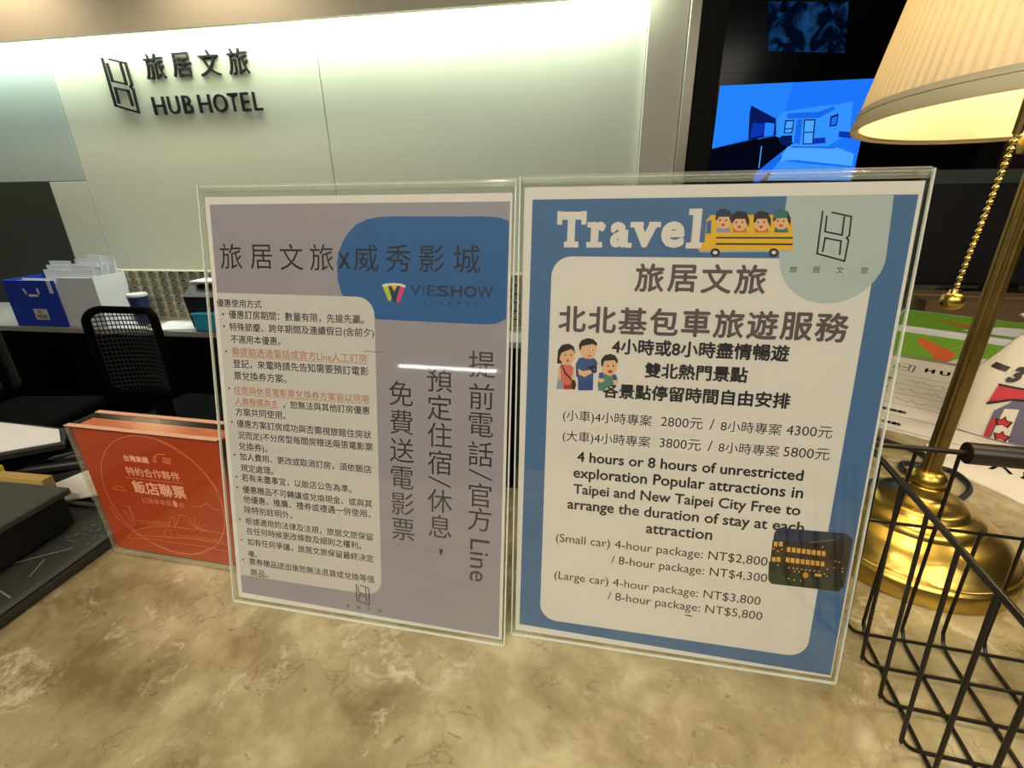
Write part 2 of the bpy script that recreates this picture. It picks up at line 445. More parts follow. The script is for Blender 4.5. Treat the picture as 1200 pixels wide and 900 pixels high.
def art_joined(items, parent, name, z0, k=.001, dz=4e-6, matf=pal):
    me = bpy.data.meshes.new(name); vs, fs, mi = [], [], []; mats = []
    for i, (c, pts, *w) in enumerate(items):
        if c not in mats: mats.append(c); me.materials.append(matf(c))
        bm = bmesh.new(); v_ = [bm.verts.new((p[0]*k, -(z0+i*dz), p[1]*k)) for p in pts]
        f = bm.faces.new(v_); bmesh.ops.triangulate(bm, faces=[f]); bm.verts.index_update()
        b = len(vs); vs += [tuple(v.co) for v in bm.verts]
        for f in bm.faces:
            q = [v.index+b for v in f.verts]
            if f.normal.y > 0: q = q[::-1]
            fs.append(q); mi.append(mats.index(c))
        bm.free()
    me.from_pydata(vs, [], fs); me.polygons.foreach_set('material_index', mi); me.update()
    o = bpy.data.objects.new(name, me); COL.objects.link(o); o.parent = parent
    return o

# flat artwork printed on the notices, in millimetres of each sheet (screen picture in metres)
BUS_ART=[('yellow',[(101.2,271.8),(102.5,272.7),(106.2,274.2),(106.3,278.2),(106.1,286.2),(108.1,289.0),(148.0,288.8),(150.6,285.0),(153.1,270.2),(103.7,269.9)]),('pale_blue',[(103.5,269.9),(151.5,270.2),(151.6,269.3),(104.3,268.7)]),('glass_blue',[(106.6,279.0),(106.4,285.6),(108.7,286.4),(109.2,279.0)]),('black',[(112.1,277.2),(152.0,277.2),(152.1,276.3),(112.2,276.3)]),('black',[(112.4,273.9),(152.3,273.8),(152.4,272.9),(112.5,272.9)]),('black',[(115.1,268.7),(115.0,267.8),(114.5,267.0),(113.7,266.5),(112.8,266.3),(111.7,266.5),(110.8,267.0),(110.2,267.7),(109.9,268.6),(110.0,269.5),(110.5,270.3),(111.3,270.8),(112.3,271.0),(113.3,270.8),(114.2,270.3),(114.8,269.6)]),('white',[(113.8,268.7),(113.7,268.3),(113.5,267.9),(113.1,267.7),(112.6,267.6),(112.1,267.7),(111.7,267.9),(111.4,268.2),(111.3,268.6),(111.3,269.0),(111.6,269.4),(111.9,269.6),(112.4,269.7),(112.9,269.6),(113.3,269.4),(113.6,269.1)]),('black',[(145.8,268.9),(145.7,268.1),(145.3,267.3),(144.5,266.8),(143.6,266.6),(142.6,266.8),(141.7,267.3),(141.1,268.0),(140.8,268.9),(140.9,269.8),(141.3,270.5),(142.1,271.0),(143.0,271.2),(144.0,271.0),(144.9,270.5),(145.5,269.8)]),('white',[(144.5,268.9),(144.5,268.5),(144.2,268.2),(143.9,268.0),(143.4,267.9),(143.0,268.0),(142.6,268.2),(142.3,268.5),(142.1,268.9),(142.2,269.3),(142.4,269.6),(142.7,269.9),(143.2,269.9),(143.7,269.9),(144.1,269.6),(144.4,269.3)]),('lilac',[(112.0,279.6),(112.1,282.2),(118.8,282.2),(119.6,279.6)]),('skin',[(119.1,285.8),(119.0,284.2),(118.3,282.8),(117.1,281.9),(115.6,281.5),(114.0,281.9),(112.6,282.8),(111.6,284.2),(111.1,285.9),(111.2,287.5),(112.0,288.9),(113.2,289.8),(114.7,290.1),(116.2,289.8),(117.6,288.9),(118.6,287.5)]),('navy',[(110.9,285.9),(110.6,290.4),(113.3,292.3),(117.8,291.4),(120.0,287.5),(120.0,283.6),(118.4,286.2),(117.8,288.0),(112.7,288.0),(111.7,286.2)]),('black',[(113.7,286.2),(113.7,285.8),(113.4,285.6),(113.0,285.8),(112.8,286.2),(112.9,286.6),(113.2,286.8),(113.6,286.6)]),('black',[(116.9,286.2),(116.8,285.8),(116.5,285.6),(116.1,285.8),(116.0,286.2),(116.1,286.6),(116.4,286.7),(116.7,286.6)]),('red',[(116.1,283.7),(116.0,283.2),(115.5,282.9),(114.9,282.9),(114.4,283.2),(114.1,283.7),(114.3,284.2),(114.7,284.4),(115.4,284.4),(115.9,284.2)]),('orange',[(120.6,279.6),(120.7,282.2),(127.4,282.2),(128.1,279.6)]),('skin',[(127.7,284.7),(127.6,283.0),(126.9,281.7),(125.8,280.7),(124.3,280.4),(122.7,280.7),(121.3,281.7),(120.3,283.1),(119.8,284.7),(119.9,286.3),(120.6,287.7),(121.8,288.6),(123.3,289.0),(124.9,288.6),(126.2,287.7),(127.3,286.3)]),('dark',[(119.6,284.7),(119.3,289.2),(122.0,291.1),(126.4,290.3),(128.6,286.4),(128.7,282.4),(127.0,285.0),(126.4,286.8),(121.3,286.8),(120.4,285.0)]),('black',[(122.4,285.0),(122.3,284.6),(122.0,284.5),(121.7,284.6),(121.5,285.0),(121.6,285.4),(121.9,285.6),(122.2,285.4)]),('black',[(125.5,285.0),(125.4,284.6),(125.1,284.5),(124.8,284.6),(124.6,285.0),(124.7,285.4),(125.0,285.6),(125.3,285.4)]),('red',[(124.8,282.6),(124.7,282.1),(124.2,281.8),(123.6,281.8),(123.0,282.1),(122.8,282.6),(122.9,283.0),(123.4,283.3),(124.0,283.3),(124.6,283.0)]),('orange',[(132.0,279.6),(132.1,282.2),(138.6,282.2),(139.4,279.6)]),('skin',[(139.0,284.7),(138.9,283.0),(138.2,281.7),(137.0,280.7),(135.6,280.4),(134.0,280.7),(132.6,281.7),(131.6,283.0),(131.1,284.7),(131.2,286.3),(131.9,287.7),(133.1,288.6),(134.6,288.9),(136.1,288.6),(137.5,287.6),(138.5,286.3)]),('dark',[(130.9,284.7),(130.6,289.1),(133.2,291.0),(137.6,290.2),(139.8,286.3),(139.9,282.4),(138.3,285.0),(137.6,286.8),(132.6,286.8),(131.8,285.0)]),('black',[(133.7,285.0),(133.6,284.6),(133.3,284.4),(133.0,284.6),(132.8,285.0),(132.9,285.4),(133.2,285.6),(133.5,285.4)]),('black',[(136.8,285.0),(136.7,284.6),(136.4,284.4),(136.1,284.6),(135.9,285.0),(136.0,285.4),(136.3,285.6),(136.6,285.4)]),('red',[(136.1,282.5),(135.9,282.1),(135.5,281.8),(134.9,281.8),(134.4,282.1),(134.1,282.5),(134.3,283.0),(134.7,283.3),(135.3,283.3),(135.8,283.0)]),('green',[(142.1,279.6),(142.2,282.2),(148.6,282.2),(149.4,279.6)]),('skin',[(148.9,285.3),(148.8,283.7),(148.1,282.3),(147.0,281.4),(145.6,281.1),(144.0,281.4),(142.7,282.3),(141.6,283.7),(141.1,285.3),(141.2,286.9),(141.9,288.3),(143.0,289.2),(144.5,289.5),(146.0,289.2),(147.4,288.3),(148.4,286.9)]),('dark',[(140.9,285.3),(140.6,289.7),(143.1,291.6),(147.5,290.8),(149.7,286.9),(149.8,283.1),(148.2,285.6),(147.5,287.4),(142.6,287.4),(141.8,285.6)]),('green',[(140.3,286.8),(141.1,290.5),(144.7,291.8),(147.6,290.2),(147.8,287.2)]),('black',[(143.7,285.6),(143.6,285.2),(143.3,285.1),(143.0,285.3),(142.8,285.6),(142.9,286.0),(143.2,286.2),(143.5,286.0)]),('black',[(146.7,285.6),(146.6,285.2),(146.3,285.1),(146.0,285.2),(145.8,285.6),(145.9,286.0),(146.2,286.2),(146.5,286.0)]),('red',[(146.0,283.2),(145.9,282.7),(145.5,282.5),(144.9,282.5),(144.3,282.7),(144.1,283.2),(144.2,283.7),(144.7,283.9),(145.3,283.9),(145.8,283.7)])]
FAMILY_ART=[('blueg',[(25.0,183.7),(26.1,190.4),(28.3,191.1),(29.7,189.0),(30.2,183.8)]),('coral',[(26.6,198.7),(29.2,199.9),(33.5,200.1),(35.7,198.1),(35.9,192.6),(35.0,190.4),(36.2,186.1),(36.9,184.2),(29.9,183.7),(27.7,191.1)]),('skin',[(26.6,198.7),(27.5,196.5),(27.8,190.0),(25.6,190.4),(25.9,196.5)]),('skin',[(35.5,197.0),(36.5,192.7),(35.0,189.8),(34.4,191.5)]),('darkred',[(30.0,186.8),(35.1,187.1),(35.3,184.1),(30.2,183.8)]),('dark',[(25.0,200.2),(25.4,208.9),(27.7,212.2),(31.9,213.2),(35.1,211.5),(36.4,207.3),(35.3,206.9),(34.2,209.3),(27.4,206.8),(26.9,205.2),(28.2,200.4)]),('skin',[(26.9,205.2),(27.9,207.4),(33.6,209.8),(35.7,208.3),(36.0,204.0),(34.5,201.3),(33.5,199.6),(30.3,199.4),(28.7,201.0),(26.5,203.0)]),('brown',[(27.4,199.8),(28.2,200.1),(31.1,194.6),(35.5,189.9),(35.0,189.3),(30.3,193.7)]),('brown',[(37.6,187.2),(37.5,185.9),(37.2,184.8),(36.8,184.0),(36.2,183.7),(35.7,184.0),(35.1,184.7),(34.8,185.8),(34.6,187.1),(34.6,188.4),(34.9,189.5),(35.4,190.3),(35.9,190.6),(36.5,190.3),(37.0,189.6),(37.4,188.5)]),('black',[(30.7,205.9),(30.5,205.5),(30.2,205.3),(29.9,205.4),(29.7,205.9),(29.8,206.3),(30.2,206.5),(30.5,206.4)]),('black',[(34.0,206.2),(33.9,205.7),(33.6,205.5),(33.2,205.7),(33.1,206.1),(33.2,206.6),(33.5,206.8),(33.9,206.6)]),('red',[(32.7,202.5),(32.5,202.1),(32.0,201.8),(31.4,201.7),(30.9,202.0),(30.7,202.4),(30.9,202.9),(31.4,203.2),(32.0,203.2),(32.5,202.9)]),('denim',[(37.3,192.7),(36.7,200.3),(38.6,204.4),(42.2,205.1),(48.5,204.6),(50.2,202.1),(49.9,197.8),(48.0,195.5),(48.2,190.6),(38.7,190.1),(38.1,192.2)]),('denim2',[(38.7,190.1),(48.2,190.6),(48.3,184.3),(39.0,183.7)]),('skin',[(38.4,197.7),(41.6,196.2),(46.3,197.3),(47.4,195.5),(42.8,192.5),(39.1,193.9)]),('black',[(43.9,198.5),(47.2,200.3),(49.5,199.9),(50.2,197.2),(49.5,195.3),(47.4,195.5),(46.3,197.0)]),('denim',[(49.3,197.7),(49.2,197.0),(48.7,196.6),(48.1,196.5),(47.6,196.9),(47.4,197.6),(47.6,198.3),(48.0,198.8),(48.6,198.8),(49.1,198.4)]),('dark',[(38.6,209.5),(38.2,212.7),(39.6,215.6),(43.2,217.1),(46.8,216.7),(49.3,214.2),(49.4,212.6),(47.6,212.0),(46.5,213.6),(40.3,211.7),(39.7,209.6)]),('skin',[(39.4,209.5),(40.1,212.0),(46.5,213.5),(49.1,212.6),(49.4,208.9),(47.9,205.7),(46.4,204.3),(42.3,204.3),(39.5,207.4),(38.7,208.4)]),('white',[(44.5,209.9),(44.3,209.2),(43.8,208.7),(43.2,208.7),(42.6,209.1),(42.4,209.8),(42.6,210.5),(43.1,210.9),(43.7,211.0),(44.3,210.6)]),('white',[(47.8,210.2),(47.6,209.5),(47.1,209.1),(46.5,209.0),(46.0,209.4),(45.7,210.1),(45.9,210.8),(46.4,211.2),(47.0,211.3),(47.6,210.9)]),('black',[(44.0,209.9),(43.9,209.5),(43.6,209.3),(43.3,209.5),(43.1,209.8),(43.2,210.2),(43.5,210.4),(43.8,210.2)]),('black',[(47.2,210.1),(47.1,209.7),(46.8,209.6),(46.5,209.7),(46.4,210.1),(46.5,210.5),(46.8,210.6),(47.1,210.5)]),('red',[(46.2,206.1),(46.0,205.9),(45.4,205.7),(44.7,205.7),(44.1,205.8),(43.9,206.0),(44.1,206.3),(44.7,206.5),(45.4,206.5),(46.0,206.4)]),('teal',[(51.7,184.3),(50.9,189.1),(52.8,193.6),(55.7,195.9),(60.4,195.1),(62.6,193.6),(63.3,191.0),(60.3,188.6),(57.3,187.3),(55.4,184.5)]),('denim',[(51.3,192.4),(51.6,195.7),(53.9,196.4),(54.8,193.7),(53.9,192.3)]),('denim',[(59.9,195.1),(61.7,195.2),(63.1,192.3),(60.7,191.3)]),('skin',[(50.8,192.1),(54.9,192.1),(55.0,190.5),(53.0,189.5),(51.1,190.2)]),('skin',[(59.9,191.3),(63.2,192.0),(63.8,190.2),(61.4,188.7)]),('dark',[(52.7,199.5),(52.2,203.8),(54.1,206.8),(57.6,208.0),(60.7,207.1),(62.4,204.3),(62.5,202.2),(61.6,201.6),(60.4,204.2),(54.3,203.3),(53.7,200.1)]),('skin',[(53.5,199.6),(54.3,203.3),(60.4,204.2),(62.2,202.1),(62.3,198.4),(60.4,195.1),(57.9,193.9),(55.3,195.4),(53.0,197.9)]),('black',[(57.1,200.4),(57.0,199.9),(56.7,199.7),(56.3,199.9),(56.2,200.3),(56.3,200.8),(56.6,201.0),(56.9,200.8)]),('black',[(60.5,200.6),(60.4,200.1),(60.0,199.9),(59.7,200.1),(59.5,200.5),(59.7,201.0),(60.0,201.2),(60.3,201.0)]),('darkred',[(59.7,196.9),(59.6,196.4),(59.0,196.1),(58.3,195.9),(57.6,196.0),(57.1,196.3),(56.8,196.8),(57.0,197.3),(57.5,197.7),(58.2,197.8),(58.9,197.7),(59.5,197.4)])]
NIGHT_ART=[('nightsky',[(165.6,102.6),(166.8,103.7),(204.4,104.5),(204.9,101.5),(186.2,96.6),(172.5,94.8),(164.9,94.7)]),('nightgreen',[(164.0,80.1),(167.0,77.9),(177.4,74.0),(189.7,71.8),(198.2,72.4),(203.0,68.5),(207.7,65.6),(205.7,64.9),(167.6,64.4),(165.2,66.8)]),('nightbrown',[(164.4,94.7),(172.6,94.4),(196.3,92.4),(199.1,80.5),(195.4,76.6),(180.5,75.8),(172.1,77.2),(164.8,82.2)]),('roof',[(184.7,96.4),(199.9,100.4),(199.8,99.2),(186.4,95.5)]),('windowgold',[(165.3,94.0),(167.3,94.1),(167.6,90.9),(165.5,90.8)]),('windowgold',[(168.2,94.4),(170.3,94.5),(170.6,91.3),(168.4,91.2)]),('windowgold',[(165.5,83.3),(167.6,83.4),(167.9,80.2),(165.7,80.1)]),('windowgold',[(168.2,83.7),(170.3,83.8),(170.6,80.6),(168.4,80.5)]),('windowgold',[(173.1,91.4),(175.2,91.3),(175.5,88.0),(173.3,88.1)]),('windowgold',[(175.9,91.4),(178.1,91.3),(178.4,88.0),(176.2,88.1)]),('windowgold',[(178.8,91.3),(181.0,91.3),(181.2,88.0),(179.1,88.1)]),('windowgold',[(181.7,91.3),(183.8,91.3),(184.1,88.0),(181.9,88.1)]),('windowgold',[(184.5,91.3),(186.6,91.2),(186.9,88.0),(184.8,88.1)]),('windowgold',[(187.3,91.2),(189.5,91.2),(189.8,87.9),(187.6,88.0)]),('windowgold',[(190.2,91.2),(192.3,91.2),(192.6,87.9),(190.5,88.0)]),('windowgold',[(193.0,91.2),(195.1,91.2),(195.4,87.9),(193.3,88.0)]),('windowgold',[(173.4,84.2),(175.5,84.2),(175.8,80.8),(173.6,80.9)]),('windowgold',[(176.2,84.2),(178.4,84.2),(178.7,80.8),(176.5,80.9)]),('windowgold',[(179.1,84.2),(181.3,84.1),(181.6,80.8),(179.4,80.9)]),('windowgold',[(182.0,84.1),(184.1,84.1),(184.4,80.8),(182.3,80.9)]),('windowgold',[(184.8,84.1),(187.0,84.1),(187.3,80.8),(185.1,80.9)]),('windowgold',[(187.7,84.1),(189.8,84.1),(190.1,80.8),(188.0,80.9)]),('windowgold',[(190.5,84.1),(192.7,84.1),(193.0,80.8),(190.8,80.9)]),('windowgold',[(193.4,84.1),(195.5,84.1),(195.8,80.8),(193.7,80.9)]),('windowgold',[(166.1,89.3),(165.9,88.8),(165.4,88.7),(165.1,89.2),(165.3,89.7),(165.8,89.8)]),('windowgold',[(168.8,88.0),(168.6,87.5),(168.0,87.4),(167.7,87.9),(167.9,88.4),(168.4,88.5)]),('windowgold',[(170.9,89.3),(170.7,88.8),(170.2,88.7),(169.9,89.2),(170.1,89.7),(170.6,89.8)]),('windowgold',[(170.0,78.3),(169.8,77.7),(169.3,77.7),(168.9,78.1),(169.1,78.7),(169.7,78.8)]),('windowgold',[(176.4,77.2),(176.2,76.7),(175.7,76.6),(175.4,77.0),(175.6,77.6),(176.1,77.7)]),('windowgold',[(179.2,77.3),(179.0,76.7),(178.4,76.6),(178.1,77.1),(178.3,77.7),(178.8,77.7)]),('windowgold',[(181.3,77.2),(181.1,76.7),(180.6,76.6),(180.3,77.1),(180.5,77.6),(181.0,77.7)]),('windowgold',[(183.9,77.3),(183.7,76.7),(183.2,76.7),(182.9,77.1),(183.1,77.7),(183.6,77.8)]),('windowgold',[(186.2,77.2),(186.0,76.6),(185.5,76.5),(185.2,77.0),(185.4,77.5),(185.9,77.6)]),('windowgold',[(188.7,77.1),(188.5,76.6),(187.9,76.5),(187.6,77.0),(187.8,77.5),(188.3,77.6)]),('windowgold',[(191.1,77.2),(190.9,76.6),(190.3,76.6),(190.0,77.0),(190.2,77.6),(190.7,77.7)]),('windowgold',[(193.8,77.1),(193.6,76.5),(193.1,76.4),(192.7,76.9),(192.9,77.4),(193.4,77.5)]),('windowgold',[(180.0,75.2),(179.8,74.6),(179.3,74.6),(178.9,75.0),(179.1,75.6),(179.7,75.7)]),('windowgold',[(182.7,75.3),(182.5,74.8),(182.0,74.7),(181.6,75.2),(181.8,75.7),(182.4,75.8)]),('windowgold',[(197.1,75.9),(196.9,75.4),(196.4,75.3),(196.1,75.7),(196.3,76.3),(196.8,76.4)]),('windowgold',[(198.7,74.5),(198.5,73.9),(198.0,73.9),(197.6,74.3),(197.8,74.9),(198.3,74.9)]),('windowgold',[(198.2,79.4),(198.0,78.8),(197.5,78.7),(197.2,79.2),(197.4,79.7),(197.9,79.8)]),('windowgold',[(201.8,85.5),(201.6,85.0),(201.1,84.9),(200.8,85.4),(201.0,85.9),(201.5,86.0)]),('windowgold',[(204.0,85.1),(203.8,84.5),(203.3,84.5),(203.0,84.9),(203.1,85.5),(203.7,85.5)]),('windowgold',[(206.4,81.2),(206.2,80.6),(205.7,80.6),(205.4,81.0),(205.6,81.6),(206.1,81.6)]),('windowgold',[(206.7,78.9),(206.6,78.4),(206.0,78.3),(205.7,78.8),(205.9,79.3),(206.4,79.4)]),('windowgold',[(177.3,69.8),(177.1,69.3),(176.6,69.2),(176.2,69.7),(176.4,70.2),(177.0,70.3)]),('windowgold',[(180.7,69.3),(180.5,68.7),(179.9,68.6),(179.6,69.1),(179.8,69.7),(180.3,69.7)]),('windowgold',[(184.3,69.3),(184.1,68.7),(183.6,68.6),(183.3,69.1),(183.5,69.7),(184.0,69.7)]),('windowgold',[(193.5,94.1),(193.3,93.6),(192.7,93.5),(192.4,94.0),(192.6,94.5),(193.1,94.6)]),('windowgold',[(201.7,80.8),(201.5,80.3),(201.0,80.2),(200.7,80.7),(200.9,81.2),(201.4,81.3)]),('amber',[(187.8,73.7),(187.7,72.6),(187.2,71.8),(186.3,71.4),(185.4,71.6),(184.7,72.2),(184.3,73.1),(184.4,74.2),(184.9,75.0),(185.8,75.4),(186.7,75.2),(187.4,74.6)]),('windowgold',[(191.1,75.3),(194.9,75.6),(195.2,73.6),(191.2,73.5)])]
W_ART=[('white',[(131.4,248.7),(134.8,249.6),(139.8,249.9),(144.8,249.6),(147.9,248.5),(147.5,247.2),(141.8,248.2),(135.6,247.9),(132.0,247.2)]),('lime',[(132.0,247.2),(135.6,247.9),(137.9,240.4),(137.0,238.0),(135.5,238.8)]),('yellow',[(137.7,248.5),(142.3,248.6),(139.7,244.7)]),('navy',[(135.6,247.7),(137.7,248.3),(139.7,244.7),(140.0,242.0),(140.6,237.8),(139.1,237.7)]),('navy',[(142.3,248.4),(144.1,248.1),(140.6,237.8),(139.5,242.0)]),('magenta',[(144.1,248.1),(147.5,247.2),(143.3,237.3),(141.6,237.8),(141.3,239.3)])]
ROOM_ART=[('tv_blue',[(0.4971,1.7442),(1.0812,1.7452),(1.0855,1.4006),(0.6867,1.4083),(0.6774,1.5433),(0.4963,1.5076)]),('tv_light',[(0.4971,1.7442),(0.7823,1.745),(0.7657,1.64),(0.733,1.6181),(0.6323,1.6678),(0.6394,1.5444),(0.4963,1.5076)]),('tv_lighter',[(0.7657,1.64),(0.8951,1.6553),(0.9684,1.6582),(1.0212,1.6701),(1.0352,1.5563),(0.9622,1.5057),(0.7643,1.5109),(0.7527,1.5411),(0.7392,1.6179)]),('tv_mid',[(0.7792,1.6327),(0.8992,1.6353),(0.9547,1.6531),(0.9602,1.6416),(0.9039,1.6123),(0.7828,1.6135)]),('tv_dark',[(0.6323,1.6678),(0.7378,1.615),(0.7488,1.5531),(0.6406,1.5371),(0.6295,1.639)]),('tv_deep',[(0.6489,1.6034),(0.6962,1.5989),(0.6974,1.5546),(0.6445,1.5442)]),('tv_light',[(0.6976,1.6018),(0.7353,1.5977),(0.7381,1.5534),(0.7016,1.5486)]),('tv_black',[(0.4963,1.5076),(0.6842,1.5401),(0.7449,1.5503),(0.8245,1.5213),(0.7812,1.4864),(0.6932,1.4082),(0.4905,1.4121)]),('tv_black',[(0.7888,1.7732),(0.447,1.794),(0.4471,1.7934),(0.7889,1.7726)]),('tv_dark',[(0.7746,1.608),(0.8111,1.6085),(0.812,1.5583),(0.7788,1.5582)]),('tv_pale',[(0.7804,1.6032),(0.8072,1.6035),(0.8071,1.5779),(0.7814,1.5775)]),('tv_pale',[(0.7822,1.5734),(0.8079,1.5737),(0.8064,1.562),(0.7824,1.5622)]),('tv_dark',[(0.8475,1.6085),(0.8926,1.6087),(0.9032,1.5144),(0.8609,1.5143)]),('tv_pale',[(0.8532,1.6037),(0.8888,1.6036),(0.8924,1.5621),(0.8578,1.562)]),('tv_pale',[(0.8586,1.5578),(0.8932,1.558),(0.8976,1.5181),(0.8644,1.5184)]),('tv_mid',[(0.82,1.6094),(0.8412,1.6098),(0.8498,1.5176),(0.8251,1.5183)]),('tv_dark',[(0.9477,1.6165),(0.9766,1.6258),(0.9792,1.5811),(0.9518,1.578)]),('tv_blue',[(0.9538,1.6106),(0.9732,1.6168),(0.974,1.5859),(0.9565,1.5836)]),('tv_deep',[(0.898,1.537),(0.9432,1.5386),(0.9506,1.5178),(0.8995,1.5145)]),('tv_deep',[(0.9926,1.5605),(1.0382,1.5562),(1.0465,1.5328),(0.9943,1.5389)]),('tv_dark',[(0.7632,1.5349),(0.7698,1.5496),(0.8127,1.5513),(0.8172,1.5274),(0.8018,1.5099),(0.776,1.5154)]),('tv_pale',[(0.8024,1.5069),(0.82,1.5124),(1.0,1.4988),(1.0689,1.4733),(1.0738,1.4251),(0.7752,1.4499),(0.7886,1.4801)]),('tv_mid',[(0.8203,1.5106),(0.9876,1.5003),(0.9947,1.4953),(0.8154,1.5036)]),('tv_lighter',[(0.7752,1.4499),(0.8125,1.4521),(1.0745,1.4221),(1.0802,1.37),(0.7436,1.3758)]),('tv_mid',[(0.793,1.4556),(0.8496,1.4544),(1.0736,1.4264),(1.0749,1.4203),(0.8513,1.4452)]),('tv_mid',[(0.69,1.4083),(0.7823,1.4803),(0.7888,1.4618),(0.7387,1.4042),(0.7124,1.37),(0.6864,1.3704)]),('tv_pale',[(0.6963,1.5127),(0.7001,1.5126),(0.703,1.4267),(0.6991,1.4268)])]
BLOCK_ART=[('line',[(13.3,49.9),(17.6,36.3),(27.3,28.0),(42.6,17.4),(62.5,10.7),(84.1,10.2),(98.0,15.8),(105.3,20.3)],0.5),('line',[(131.1,80.7),(124.2,95.2),(114.1,107.7),(97.9,118.1),(88.2,122.4)],0.5),('line',[(18.9,18.5),(30.4,27.7),(50.3,34.8),(71.5,38.0),(95.8,38.5),(128.1,38.9)],0.4),('line',[(18.9,18.5),(40.4,20.3),(56.6,21.2),(71.9,20.5),(96.6,21.3),(123.1,20.0)],0.4),('line',[(28.4,22.5),(67.6,26.2),(92.5,27.8),(125.1,27.5)],0.4),('line',[(69.8,37.7),(75.8,48.7),(78.7,48.4),(75.2,37.7)],0.4),('line',[(75.7,37.0),(85.2,52.4),(93.5,50.5),(96.8,41.8),(105.1,40.0)],0.4),('line',[(97.6,39.6),(99.9,52.2)],0.35),('line',[(97.6,39.6),(104.9,49.1)],0.35),('line',[(97.6,39.6),(109.6,45.3)],0.35),('line',[(97.6,39.6),(89.4,46.8)],0.35),('line',[(97.6,39.6),(110.0,39.2)],0.35),('line',[(100.2,62.7),(109.1,63.2),(116.2,67.9),(120.6,63.4),(126.6,62.0)],0.4),('line',[(24.3,69.9),(29.7,73.6),(33.9,72.6),(38.1,69.4),(24.2,69.6)],0.4),('line',[(42.6,83.3),(98.3,84.3)],0.4),('line',[(78.4,106.5),(82.3,109.4),(89.7,110.2)],0.5),('line',[(87.1,106.8),(93.8,105.8)],0.8),('line',[(77.7,106.5),(80.5,106.4)],0.8),('line',[(86.4,104.8),(93.2,103.8)],0.8),('line',[(77.0,104.4),(79.8,104.3)],0.8),('line',[(85.7,102.8),(92.5,101.8)],0.8),('line',[(76.3,102.4),(79.1,102.3)],0.8),('line',[(29.9,53.8),(34.2,52.8),(31.9,32.0)],0.4),('line',[(34.8,54.5),(34.7,37.2),(36.8,34.3)],0.4),('line',[(29.0,28.3),(29.6,42.8),(27.1,48.7)],0.4),('line',[(37.8,39.2),(49.1,40.1),(71.2,41.8)],0.4),('line',[(38.5,37.0),(70.4,39.4)],0.4),('line',[(74.7,29.3),(77.6,31.0),(79.4,29.4),(76.2,26.8),(74.7,29.3)],0.3),('line',[(79.7,29.4),(82.5,31.1),(84.3,29.5),(81.2,26.9),(79.7,29.4)],0.3),('line',[(84.6,29.6),(87.4,31.3),(89.2,29.6),(86.1,27.1),(84.6,29.6)],0.3),('line',[(89.5,29.7),(92.3,31.4),(94.0,29.8),(91.0,27.2),(89.5,29.7)],0.3),('line',[(94.3,29.8),(97.1,31.5),(98.9,29.9),(95.8,27.4),(94.3,29.8)],0.3),('line',[(99.2,30.0),(101.9,31.7),(103.7,30.0),(100.7,27.5),(99.2,30.0)],0.3),('line',[(104.0,30.1),(106.7,31.8),(108.5,30.2),(105.5,27.6),(104.0,30.1)],0.3),('line',[(108.8,30.2),(111.5,31.9),(113.2,30.3),(110.3,27.8),(108.8,30.2)],0.3),('line',[(113.5,30.4),(116.2,32.0),(118.0,30.4),(115.1,27.9),(113.5,30.4)],0.3),('line',[(118.3,30.5),(120.9,32.2),(122.7,30.6),(119.8,28.1),(118.3,30.5)],0.3),('line',[(62.5,31.8),(66.6,34.8),(69.8,33.0),(68.4,26.4),(63.8,24.0),(61.6,26.9),(62.5,31.8)],0.35)]

# ================================================================== SETTING
ZC = 1.05; WY = 2.5
floor = struct(MB().box(-3.9, 2.6, -3.6, 2.6, -.05, 0).build('floor', 'floor'))
ceil = struct(MB().box(-3.9, 2.6, -3.6, 2.6, 2.62, 2.67).build('ceiling', 'ceiling'))
wb = struct(MB().box(-3.9, 2.6, WY+.02, WY+.1, 0, 2.62).build('wall_back', 'mid_wall'))
for (x0, x1, z0, z1, mm) in [(-3.9, -2.799, 1.437, 2.62, 'wall_blue'), (-3.9, -3.045, 0, 1.434, 'dgrey'), (-3.041, -2.799, 0, 1.434, 'wall'), (-2.795, -1.319, 0, 2.62, 'wall'), (-1.315, .188, 0, 2.62, 'wall')]:
    MB().box(x0, x1, WY, WY+.02, z0, z1, .002, 1).build('panel', mm, wb)
struct(MB().box(-4.0, -3.9, -3.6, 2.6, 0, 2.62).build('wall_left', 'mid_wall'))
struct(MB().box(2.6, 2.7, -3.6, 2.6, 0, 2.62).build('wall_right', 'dark_wall'))
struct(MB().box(-3.9, 2.6, -3.7, -3.6, 0, 2.62).build('wall_front', 'mid_wall'))
struct(MB().box(-3.9, .182, 2.34, 2.37, 2.052, 2.62).build('trim_1', 'cream'))          # soffit face hiding the cove
struct(MB().box(.19, .348, WY-.03, WY+.02, 0, 2.62, .003, 1).build('trim_2', 'trimcol'))
struct(MB().box(.35, .395, WY-.045, WY+.02, 0, 2.62, .003, 1).build('trim_3', 'metal_edge'))
struct(MB().box(.397, 2.6, WY-.01, WY+.02, 0, 2.62).build('trim_4', 'dark_wall'))
